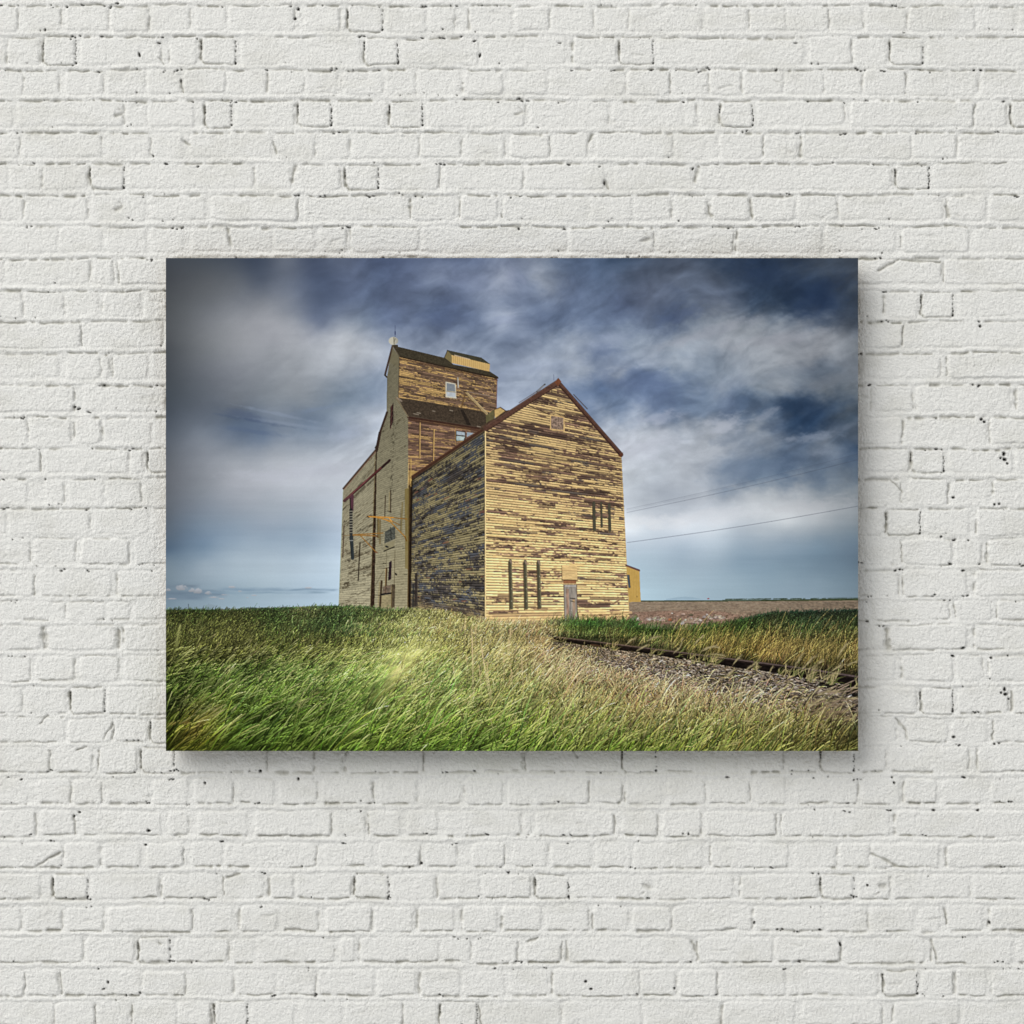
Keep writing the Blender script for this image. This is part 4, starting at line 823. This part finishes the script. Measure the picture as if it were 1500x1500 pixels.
def blades(x, y, ln, ang, bend, w, jit, lift, seed, tip=None, tipk=0.0, alpha=1.0, cmul=None):
    """grass blades as tapered curved strokes, back to front"""
    r = rs(seed); n = len(x)
    o = np.argsort(y, kind='stable'); x, y, ln, ang, bend, w = [a[o].astype(f32) for a in (x, y, ln, ang, bend, w)]
    if cmul is not None: cmul = cmul[o]
    base = lookup(grtab, x, np.clip(y - ln * .35, 890, 1105), STEP)
    b = np.exp(r.normal(0, jit, n)).astype(f32)[:, None]
    tint = 1 + r.normal(0, .07, (n, 3)).astype(f32)
    base = base * b * tint
    if cmul is not None: base = base * cmul
    CH = 4000
    for i in range(0, n, CH):
        sl = slice(i, min(n, i + CH)); m = sl.stop - i
        L = ln[sl]; ns = int(max(4, np.percentile(L, 98) * P * 1.15)) 
        t = np.linspace(0, 1, ns, dtype=f32)[None]
        a = ang[sl][:, None] - bend[sl][:, None] * t
        ds = (L / ns)[:, None]
        px = x[sl][:, None] + np.cumsum(np.cos(a) * ds, 1); py = y[sl][:, None] - np.cumsum(np.sin(a) * ds, 1)
        sh = (.52 + lift * t ** .8)[..., None]
        col = base[sl][:, None] * sh
        if tip is not None:
            tk = (tipk * sstep(.35, 1, t))[..., None]
            col = col * (1 - tk) + np.array(tip, f32) / 255 * tk * b[sl][:, None]
        ww = w[sl][:, None] * (1 - .75 * t)
        nwid = int(max(1, math.ceil(w[sl].max() * P)))
        # normal to the stroke
        nx, ny = np.sin(a), np.cos(a)
        parts = []
        for q in range(nwid):
            off = ((q + .5) / nwid - .5)
            parts.append((px + nx * ww * off, py + ny * ww * off))
        ax = np.stack([p[0] for p in parts], 2); ay = np.stack([p[1] for p in parts], 2)
        ix = ((ax - X0) * P).astype(np.int32); iy = ((ay - Y0) * P).astype(np.int32)
        shd = (1 - .22 * np.linspace(-1, 1, nwid, dtype=f32)) if nwid > 1 else np.ones(1, f32)
        cc = col[:, :, None] * shd[None, None, :, None]
        ok = (ix >= 0) & (ix < PW) & (iy >= 0) & (iy < PH)
        ix, iy, cc = ix[ok], iy[ok], cc[ok]
        if alpha >= 1: img[iy, ix] = cc
        else: img[iy, ix] = img[iy, ix] * (1 - alpha) + cc * alpha

def gravel():
    r = rs(701)
    n = 11500
    t = r.rand(n); x = 790 + 467 * t + 0; t = t[(x > 812) | (r.rand(n) < .35)]; n = len(t); x = 790 + 467 * t
    top = 939 + (x - 806) * .128; bot = 962 + (x - 790) * .19 + np.clip(x - 930, 0, 999) * .10
    y = top + (bot - top) * r.rand(n)
    o = np.argsort(y)
    for i in o:
        k = .5 + 1.3 * (x[i] - 790) / 467
        c = np.array([(168, 152, 142), (122, 106, 100), (92, 78, 74), (150, 128, 116), (190, 178, 168), (60, 48, 44), (140, 112, 90)][r.randint(7)], f32) * r.uniform(.6, .98)
        w = r.uniform(.9, 2.4) * k
        s = wnd(x[i] - w, x[i] + w, y[i] - w, y[i] + w); gx, gy = GX[s], GY[s]
        d = np.hypot((gx - x[i]) / w, (gy - y[i]) / (w * r.uniform(.45, .8)))
        m = d < .95
        sh = 1.1 - .45 * np.clip((gy - y[i]) / w + .3, 0, 1)
        img[s] = np.where(m[..., None], c / 255 * sh[..., None], img[s])
def rails():
    pts = [(806, 931.5), (860, 938), (920, 945.5), (1000, 955.5), (1100, 968.5), (1180, 979), (1257, 991)]
    for (a, b) in zip(pts, pts[1:]):
        k0, k1 = (a[0] - 800) / 457, (b[0] - 800) / 457
        w0, w1 = 4 + 10 * k0, 4 + 10 * k1
        fill([(a[0], a[1]), (b[0], b[1]), (b[0], b[1] + w1 + 2), (a[0], a[1] + w0)], (30, 21, 20), .5, 1, 91, 4, 2)
        line(a[0], a[1], b[0], b[1], 1.3 + 1.4 * k0, (88, 70, 70), w1=1.3 + 1.4 * k1); line(a[0], a[1] + 1.6 + 1.4 * k0, b[0], b[1] + 1.6 + 1.4 * k1, 1.0, (52, 36, 36), .9)
    for (x, y) in ((866, 944), (995, 972), (1080, 985)):
        line(x, y, x + 14, y + 2, 3.0, (120, 70, 52), .5)
    for (a, b) in (((826, 963), (862, 971)), ((862, 971), (900, 982)), ((1035, 1009), (1060, 1017)), ((925, 987), (950, 991))):
        line(a[0], a[1], b[0], b[1], 2.4, (36, 26, 24), .8)
    fill([(1200, 998), (1257, 1006), (1257, 1022), (1220, 1012), (1195, 1004)], (24, 19, 17), .4, .9, 93, 4, 3)

def grass():
    r = rs(801)
    def pts(n, x0, x1, y0, y1, pw=1.0):
        x = r.uniform(x0, x1, n); y = y0 + (y1 - y0) * r.rand(n) ** pw
        return x, y
    def keep(x, y, f):
        k = f(x, y); return x[k], y[k]
    railY = lambda x: 931.5 + (x - 806) * .132
    def go(x, y, lm, lead, seed, jit=.30, lift=.78, wmul=1.0, bend=.5, spread=.28, mess=0.0, **kw):
        n = len(x); d = np.clip((y - 888) / 212, 0, 1.15)
        ms = mess * sstep(760, 960, x) * sstep(1110, 1010, y - .05 * (x - 800)); lm = lm * (1 - .42 * ms); spread = spread + .5 * ms
        ln = lm * (3.0 + 36 * d ** 1.15) * np.exp(r.normal(0, .32, n)); w = wmul * (.42 + 1.05 * d) * np.exp(r.normal(0, .25, n))
        ang = lead + r.normal(0, spread, n) ; bd = bend * r.uniform(.2, 1.6, n) * np.where(r.rand(n) < .4 * ms, -1.2, 1)
        blades(x, y, ln, ang, bd, w, jit, lift, seed, **kw)
    # distance (right bank first, then the verge past the rail)
    x, y = pts(16000, 1000, 1257, 893, 935); x, y = keep(x, y, lambda x, y: y > horizon(x) + 1); go(x, y, 1.0, 1.3, 811, .28, .6, .9, .8, .6)
    x, y = pts(9000, 795, 1257, 913, 990); x, y = keep(x, y, lambda x, y: (y < railY(x) - 1) & (y > horizon(x) + 1)); go(x, y, 1.4, 1.35, 813, .34, .7, .8, .5, .3)
    rubble()
    # dry stalks on that verge
    x, y = pts(2600, 980, 1257, 935, 985); x, y = keep(x, y, lambda x, y: (y < railY(x) + 1) & (y > railY(x) - 22)); go(x, y, 1.9, 1.4, 815, .3, .9, .6, .5, .3, tip=(182, 158, 96), tipk=.75)
    gravel(); rails()
    cl = r.uniform(815, 1257, 26)
    for q in range(56):                             # weeds growing through the rail
        xx = cl[r.randint(26)] + r.normal(0, 5); yy = railY(xx) + (5 + .022 * (xx - 806)) * r.uniform(.5, 1.3); k_ = .7 + .9 * (xx - 806) / 450
        for b_ in range(r.randint(2, 9)):
            a_ = r.normal(1.1, .45); l_ = r.uniform(5, 17) * k_; x_ = xx + r.uniform(-3, 3)
            c_ = [(150, 136, 92), (112, 118, 66), (176, 160, 116), (84, 92, 50)][r.randint(4)]
            mx, my = x_ + math.cos(a_) * l_ * .6, yy - math.sin(a_) * l_ * .6; a2 = a_ - r.uniform(.2, .9)
            line(x_, yy, mx, my, .7 * k_, c_, .7); line(mx, my, mx + math.cos(a2) * l_ * .5, my - math.sin(a2) * l_ * .5, .7 * k_, c_, .7, w1=.3)
    # grass lying over rail and ballast
    x, y = pts(5200, 790, 1257, 945, 1030); x, y = keep(x, y, lambda x, y: (y > railY(x) + 14 + .02 * (x - 800)) & (r.rand(len(x)) < .25 + .75 * sstep(0, 30, y - railY(x) - 18 - .07 * (x - 800))))
    go(x, y, .62, .75, 817, .42, .95, .85, 1.0, .6, tip=(178, 158, 122), tipk=.55)
    # left meadow, back to front
    x, y = pts(30000, 240, 620, 889, 960, 1.0); x, y = keep(x, y, lambda x, y: y > horizon(x) + .5); go(x, y, 1.25, 1.0, 821, .36, .72, .85, .7, .5)
    x, y = pts(14000, 596, 800, 893, 965); x, y = keep(x, y, lambda x, y: y > horizon(x) - 1); go(x, y, 1.0, 1.15, 823, .34, .85, .8, .8, .55, tip=(196, 182, 122), tipk=.35)
    x, y = pts(5200, 800, 930, 915, 935); x, y = keep(x, y, lambda x, y: y < railY(x) - 1); go(x, y, 1.3, 1.4, 824, .34, .7, .8, .5, .35)
    for (y0, y1, n, sd) in ((955, 1000, 20000, 831), (990, 1040, 17000, 833), (1030, 1085, 14500, 835), (1075, 1150, 15000, 837)):
        x, y = pts(n, 225, 1275, y0, y1)
        lim = 966 + np.clip(x - 790, 0, 999) * .215 + np.clip(x - 950, 0, 999) * .07
        kp = (y > lim + 4 + r.normal(0, 5, n)) | (x < 800) | (r.rand(len(x)) < .8 * sstep(885, 800, x))
        x, y = x[kp], y[kp]
        lead = np.interp(x, [243, 600, 760, 1257], [.82, .95, 1.15, 1.2])
        go(x, y, .92 + .5 * sstep(760, 520, x) * sstep(985, 1060, y), lead, sd, .34, .92, .95, .65, .26, 1.0, tip=(190, 184, 116), tipk=.26)
        # sparser bright blades caught by the sun
        m = r.rand(len(x)) < .11
        go(x[m], y[m], 1.25, lead[m] + .05, sd + 1, .22, 1.1, 1.0, .7, .22, 1.0, tip=(222, 218, 158), tipk=.8)
    def plume(x, y, ln, a, c, w, al=.7, k=26):
        for q in range(k):
            t = r.rand(); bx = x + math.cos(a) * ln * t; by = y - math.sin(a) * ln * t
            line(bx, by, bx + math.cos(a) * ln * .3, by - math.sin(a) * ln * .3, w, c, al)
    # pink-brown fallen stalks near the lower right
    for k in range(46):
        x = r.uniform(1180, 1250); y = r.uniform(1005, 1052); plume(x - 10, y + 5, r.uniform(14, 34), r.uniform(.05, .55), (142, 118, 104), 1.5, .4, 9)
    for k in range(60):
        x = r.uniform(1140, 1257); y = r.uniform(1015, 1090)
        line(x, y, x + r.uniform(3, 14), y - r.uniform(0, 8), r.uniform(1, 3), (24, 20, 14), .35)
    for k in range(160):                           # pebbles showing through
        x = r.uniform(810, 1240); y = 975 + (x - 790) * .15 + r.uniform(-14, 30)
        line(x, y, x + r.uniform(.5, 2.5), y, r.uniform(.8, 2.2), [(196, 186, 176), (160, 134, 118), (150, 110, 86)][r.randint(3)], .7)
grass()

def wind_blur():
    """the long exposure the photographer used: tall near grass streaks along the wind"""
    s = wnd(243, 1257, 890, 1100); a = img[s].copy(); x, y = GX[s], GY[s]
    acc = np.zeros_like(a); tot = 0
    N = 9
    for k in range(-N, N + 1):
        dx, dy = int(round(k * .62 * 2.1)), int(round(-k * .78 * 2.1))
        w = 1 - abs(k) / (N + 1)
        acc += w * np.roll(np.roll(a, dx, 1), dy, 0); tot += w
    acc /= tot
    m1 = sstep(985, 1085, y) * sstep(700, 330, x) * .42 + sstep(1060, 1100, y) * .2
    m2 = sstep(0, 1, np.exp(-(((x - 560 - (1000 - y) * .62) / 26) ** 2)) * sstep(1070, 1020, y) * sstep(925, 960, y)) * .4
    m3 = np.exp(-(((x - 470 - (1080 - y) * .5) / 30) ** 2)) * sstep(1000, 1060, y) * .5
    m4 = np.exp(-((x - 1215) / 50) ** 2 - ((y - 1040) / 26) ** 2) * .45
    m = np.clip(np.maximum.reduce([m1, m2, m3, m4]), 0, .9)[..., None]
    img[s] = a * (1 - m) + acc * m * 1.03
    # blurred pale heads streaming out of it
    for (x0_, y0_, x1_, y1_, w, al, c) in ((560, 1002, 622, 954, 13, .16, (190, 180, 126)), (566, 985, 606, 946, 7, .16, (196, 190, 140)), (592, 967, 630, 946, 5, .26, (206, 198, 156)), (545, 1032, 580, 985, 12, .25, (176, 168, 104)),
                                           (572, 992, 588, 976, 6, .36, (206, 180, 136)), (588, 984, 612, 968, 6, .3, (104, 86, 56)), (548, 1030, 576, 1002, 7, .25, (112, 96, 56)), (500, 1100, 548, 1018, 12, .22, (150, 152, 84)), (285, 1062, 322, 1040, 12, .26, (160, 140, 92)), (290, 1040, 312, 990, 8, .22, (170, 164, 108)),
                                           (257, 948, 264, 916, 5, .30, (170, 166, 116)), (250, 970, 262, 940, 4, .20, (150, 146, 100)), (330, 1032, 352, 988, 6, .20, (176, 170, 110)), (243, 1060, 275, 1057, 5, .3, (150, 130, 84)),
                                           (575, 1000, 596, 988, 9, .22, (120, 104, 60)), (850, 1082, 888, 1068, 6, .26, (170, 170, 104)), (700, 1080, 716, 1032, 8, .14, (60, 84, 30)), (1225, 1090, 1250, 1075, 12, .2, (150, 120, 84))):
        L = 10
        for i in range(L):
            ww = w * (1 - .08 * i)
            sN = wnd(min(x0_, x1_) - w * 2, max(x0_, x1_) + w * 2, min(y0_, y1_) - w * 2, max(y0_, y1_) + w * 2)
            if i: break
            gx, gy = GX[sN], GY[sN]; dx, dy = x1_ - x0_, y1_ - y0_
            t = ((gx - x0_) * dx + (gy - y0_) * dy) / (dx * dx + dy * dy); tc = np.clip(t, 0, 1)
            d = np.hypot(gx - x0_ - tc * dx, gy - y0_ - tc * dy)
            fibre = .45 + 1.1 * fbm(((gx - x0_) * dy - (gy - y0_) * dx) / math.hypot(dx, dy) / 1.8, tc * 2, 3, 907)
            k = np.clip(1.35 * al * np.exp(-(d / (w * .5)) ** 2) * fibre * sstep(-.05, .3, t) * 1.5, 0, .8)[..., None]
            img[sN] = img[sN] * (1 - k) + np.array(c, f32) / 255 * k
wind_blur()

def settle_tones():
    """keep the broad meadow tones where they were noted"""
    s = wnd(243, 1257, 886, 1100); x, y = GX[s], GY[s]; orig = img[s].copy()
    ref = lookup(grtab, x, y, STEP) * np.array([1.17, 1.12, 1.06], f32) * (1 + .13 * np.exp(-((x - 590) / 120) ** 2 - ((y - 965) / 42) ** 2))[..., None]
    a = img[s]; bl = blur(a, 28)
    g = np.clip(ref / np.maximum(bl, .02), .4, 1.7)
    railY = 931.5 + (x - 806) * .132
    m = sstep(888, 920, y) * (1 - .8 * sstep(-16, -4, y - railY) * sstep(46 + .02 * x, 20, y - railY) * sstep(790, 815, x))
    g = 1 + (g - 1) * m[..., None]
    a = a * g
    clump = fbm(x / 26 + y / 60, y / 15, 4, 951)
    a = a * (1 + (.75 * (clump - .5) * sstep(900, 960, y) * (1 - .5 * sstep(700, 900, x)))[..., None])
    l = a.mean(2, keepdims=True)
    far = sstep(985, 930, y)[..., None]
    a = l + (a - l) * (.88 - .16 * far)
    a = a * (1 + far * (np.array([1.10, 1.03, .90], f32) - 1))
    rx = np.maximum(0, a[..., 0] - (.97 + .10 * sstep(560, 720, x)) * a[..., 1]) * (1 - sstep(740, 800, x) * .6) * sstep(1000, 950, y - .15 * np.maximum(0, x - 800)); a[..., 0] -= .8 * rx; a[..., 1] += .1 * rx
    ex = np.maximum(0, a[..., 1] - 1.24 * a[..., 0]); a[..., 1] -= .55 * ex; a[..., 0] += .12 * ex
    a = a + .45 * (a - blur(a, 3)); a = np.clip(a, .02, 1.2) * (1 - .2 * sstep(.42, .08, l))
    l2 = a.max(2, keepdims=True); a = a * np.where(l2 > .74, (.74 + (l2 - .74) * .6) / l2, 1)
    hk = sstep(-1, 3, y - horizon(x))[..., None]
    img[s] = orig * (1 - hk) + a * hk
settle_tones()

def seed_heads():
    r = rs(861)
    # taller stems standing out of the sward, bent by the wind
    n = 520; x = r.uniform(238, 1262, n); y = 955 + 160 * r.rand(n) ** .8
    k = (x < 790) | (y > 985 + .2 * (x - 790)); x, y = x[k], y[k]; n = len(x)
    d = (y - 900) / 200; ln = (12 + 60 * d) * r.uniform(.6, 1.25, n)
    blades(x, y, ln, np.interp(x, [243, 700, 1257], [1.05, 1.2, 1.35]) + r.normal(0, .2, n), r.uniform(.1, 1.0, n), (.55 + .9 * d) * r.uniform(.7, 1.2, n), .25, 1.15, 871, tip=(214, 206, 150), tipk=.7)
    n = 300; x = r.uniform(600, 1262, n); y = 965 + 140 * r.rand(n); k = y > 975 + .17 * np.maximum(0, x - 790); x, y = x[k], y[k]; n = len(x); d = (y - 900) / 200
    blades(x, y, (8 + 40 * d) * r.uniform(.5, 1.2, n), 1.25 + r.normal(0, .4, n), r.uniform(-.4, 1.0, n), (.6 + .8 * d) * r.uniform(.6, 1.1, n), .22, 1.1, 873, tip=(204, 184, 138), tipk=.85)
    n = 700; x = r.uniform(500, 910, n); y = 918 + 16 * r.rand(n) ; k = (x < 800) ; x, y = x[k], y[k]; n = len(x)
    blades(x, y, r.uniform(6, 20, n), 1.25 + r.normal(0, .35, n), r.uniform(0, 1.0, n), r.uniform(.5, .9, n), .25, 1.0, 875, tip=(206, 190, 136), tipk=.6)
    # seed stalks, pale and upright, in the middle
    for (x, y0_, y1_, dx, w) in ((691, 922, 1025, 2, 1.3), (692, 935, 1020, 3, 1.0), (704, 935, 1022, 14, 1.4), (706, 950, 1015, 14, 1.2), (713, 970, 1028, 8, 1.0), (735, 928, 975, -7, 1.0), (748, 920, 960, -3, 1.2), (738, 955, 1000, 0, .9),
                                 (683, 960, 985, 3, .9), (764, 960, 1020, 3, 1.2), (749, 980, 1012, 2, .8), (664, 975, 1005, 4, .9), (681, 905, 950, 0, .8), (745, 935, 975, -4, .9), (702, 975, 1020, 4, .9), (697, 912, 960, -2, .7)):
        n = 7
        for i in range(n):
            a, b = i / n, (i + 1) / n
            line(x + dx * a ** 1.3, y0_ + (y1_ - y0_) * a, x + dx * b ** 1.3, y0_ + (y1_ - y0_) * b, w * .72, (222, 204, 158), .95 * (1 - .5 * a), w1=w * .72)
        for q in range(16):
            yy = y0_ + r.uniform(0, .35) * (y1_ - y0_); xx = x + dx * ((yy - y0_) / (y1_ - y0_)) ** 1.3
            line(xx, yy, xx + r.uniform(-1.8, 2.2), yy - r.uniform(.5, 2.4), .8, (198, 176, 128), .6)
    # feathery heads bowing over the rail at the right and in the meadow
    def plume(x, y, ln, a, c, w, al=.7, k=26):
        for q in range(k):
            t = r.rand(); bx = x + math.cos(a) * ln * t; by = y - math.sin(a) * ln * t + .18 * ln * t * t
            aa = a - .35 * t + r.normal(0, .24)
            line(bx, by, bx + math.cos(aa) * ln * .3, by - math.sin(aa) * ln * .3, w * r.uniform(.4, .8), tuple(np.array(c) * r.uniform(.7, 1.12)), al * r.uniform(.4, 1))
    for (x, y, ln, a) in ((1162, 980, 26, 1.15), (1172, 985, 34, 1.0), (1185, 985, 26, .9), (1225, 965, 30, 1.1), (1215, 985, 26, .7), (1240, 975, 18, .6), (1150, 985, 14, 1.6), (1108, 988, 16, 1.6), (1124, 990, 16, 1.2), (1072, 975, 20, 1.0),
                          (1025, 955, 24, .55), (1030, 950, 22, .3), (1015, 945, 20, .9), (996, 948, 14, 1.4), (945, 940, 22, .6), (1040, 958, 18, .1), (1088, 985, 22, .8), (1190, 1020, 40, .4), (1205, 1030, 46, .35), (1200, 1000, 30, .7), (1180, 1040, 30, .8),
                          (930, 955, 20, .7), (985, 958, 14, .9), (915, 945, 18, .8), (1245, 1010, 14, .5), (1060, 995, 22, .9)):
        plume(x, y, ln, a, (176, 162, 120), 1.3)
    for k in range(70):
        x = r.uniform(800, 1250); y = r.uniform(985, 1085)
        if y < 970 + (x - 790) * .17: continue
        plume(x, y, r.uniform(10, 24), r.uniform(.6, 1.5), [(176, 160, 116), (158, 140, 104), (186, 176, 128)][r.randint(3)], 1.1, .5, 12)
    for k in range(90):
        x = r.uniform(255, 640); y = r.uniform(935, 1075)
        plume(x, y, r.uniform(9, 26) * (.5 + (y - 930) / 160), r.uniform(.7, 1.15), [(170, 170, 112), (150, 156, 92), (184, 172, 118)][r.randint(3)], 1.1, .5, 11)
seed_heads()

# ---- finish: printed grain, downsample, hang it
img *= (1 + .035 * (rs(5).rand(PH, PW, 1).astype(f32) - .5))
img = np.clip(img, 0.01, 1)
D = 2
h2, w2 = PH // D, PW // D
small = img[:h2 * D, :w2 * D].reshape(h2, D, w2, D, 3).mean((1, 3))
bl = blur(small, 2); small = np.clip(small + .22 * (small - bl), 0.008, 1)
lin = np.where(small <= .04045, small / 12.92, ((small + .055) / 1.055) ** 2.4).astype(f32)
ink = lin / ALB

TH = 24 * PX                                # depth of the stretched canvas
STAND = 20.0 * PX
front = TH + STAND
kx = (CAM_D - front) / CAM_D                # the face stands nearer than the wall
root = bpy.data.objects.new('canvas_print', None); C.objects.link(root)
fx0, fx1, fz0, fz1 = wx(X0) * kx, wx(X1) * kx, wz(Y1) * kx, wz(Y0) * kx
root.location = (0, 0, fz0)
root['label'] = 'wide canvas print of a peeling yellow grain elevator in windy grass under stormy blue sky'
root['category'] = 'picture'
m, nt, b = new_mat('printed_canvas_ink', 1.0)
ca = nt.nodes.new('ShaderNodeVertexColor'); ca.layer_name = 'ink'
nt.links.new(ca.outputs['Color'], b.inputs['Base Color'])
xs = np.linspace(fx0, fx1, w2).astype(f32); zs = (np.linspace(fz1, fz0, h2) - fz0).astype(f32)
grid_mesh('printed_face', xs, zs, np.full((h2, w2), front, f32), m, ink, root)
# wrapped edges: the picture's own border colours folded round the bars
def wrap_edge():
    me_v, me_f, me_c = [], [], []
    def strip(pts, cols, inward):
        b0 = len(me_v)
        for (x, z), c in zip(pts, cols):
            me_v.append((x, -front + .0004, z)); me_v.append((x, -STAND, z)); me_c.extend([c, c])
        for i in range(len(pts) - 1):
            q = (b0 + 2 * i, b0 + 2 * i + 1, b0 + 2 * i + 3, b0 + 2 * i + 2); me_f.append(q if not inward else q[::-1])
    n = 200
    ix = np.linspace(0, w2 - 1, n).astype(int); iz = np.linspace(0, h2 - 1, n).astype(int)
    strip([(xs[i], zs[0]) for i in ix], ink[2, ix], False)
    strip([(xs[i], zs[-1]) for i in ix], ink[-3, ix], True)
    strip([(xs[0], zs[i]) for i in iz], ink[iz, 2], True)
    strip([(xs[-1], zs[i]) for i in iz], ink[iz, -3], False)
    me = bpy.data.meshes.new('canvas_edge'); me.from_pydata([tuple(map(float, v)) for v in me_v], [], me_f)
    at = me.color_attributes.new('ink', 'FLOAT_COLOR', 'POINT')
    c = np.ones((len(me_v), 4), f32); c[:, :3] = np.array(me_c); at.data.foreach_set('color', c.ravel())
    me.materials.append(m)
    o = bpy.data.objects.new('canvas_edge', me); C.objects.link(o); o.parent = root
wrap_edge()
wm, wnt, wb = new_mat('pine_stretcher', .7)
wn = wnt.nodes.new('ShaderNodeTexNoise'); wn.inputs['Scale'].default_value = 30
wr = wnt.nodes.new('ShaderNodeValToRGB'); wr.color_ramp.elements[0].color = (.42, .28, .15, 1); wr.color_ramp.elements[1].color = (.60, .44, .27, 1)
wnt.links.new(wn.outputs['Fac'], wr.inputs['Fac']); wnt.links.new(wr.outputs['Color'], wb.inputs['Base Color'])
ZB = fz1 - fz0; bw = .045; ya, yb = -front + .002, -STAND - .0005; e = .001
boxes_mesh('stretcher_frame', [(fx0 + e, fx1 - e, ya, yb, e, bw), (fx0 + e, fx1 - e, ya, yb, ZB - bw, ZB - e), (fx0 + e, fx0 + bw, ya, yb, bw, ZB - bw), (fx1 - bw, fx1 - e, ya, yb, bw, ZB - bw)], wm, root)
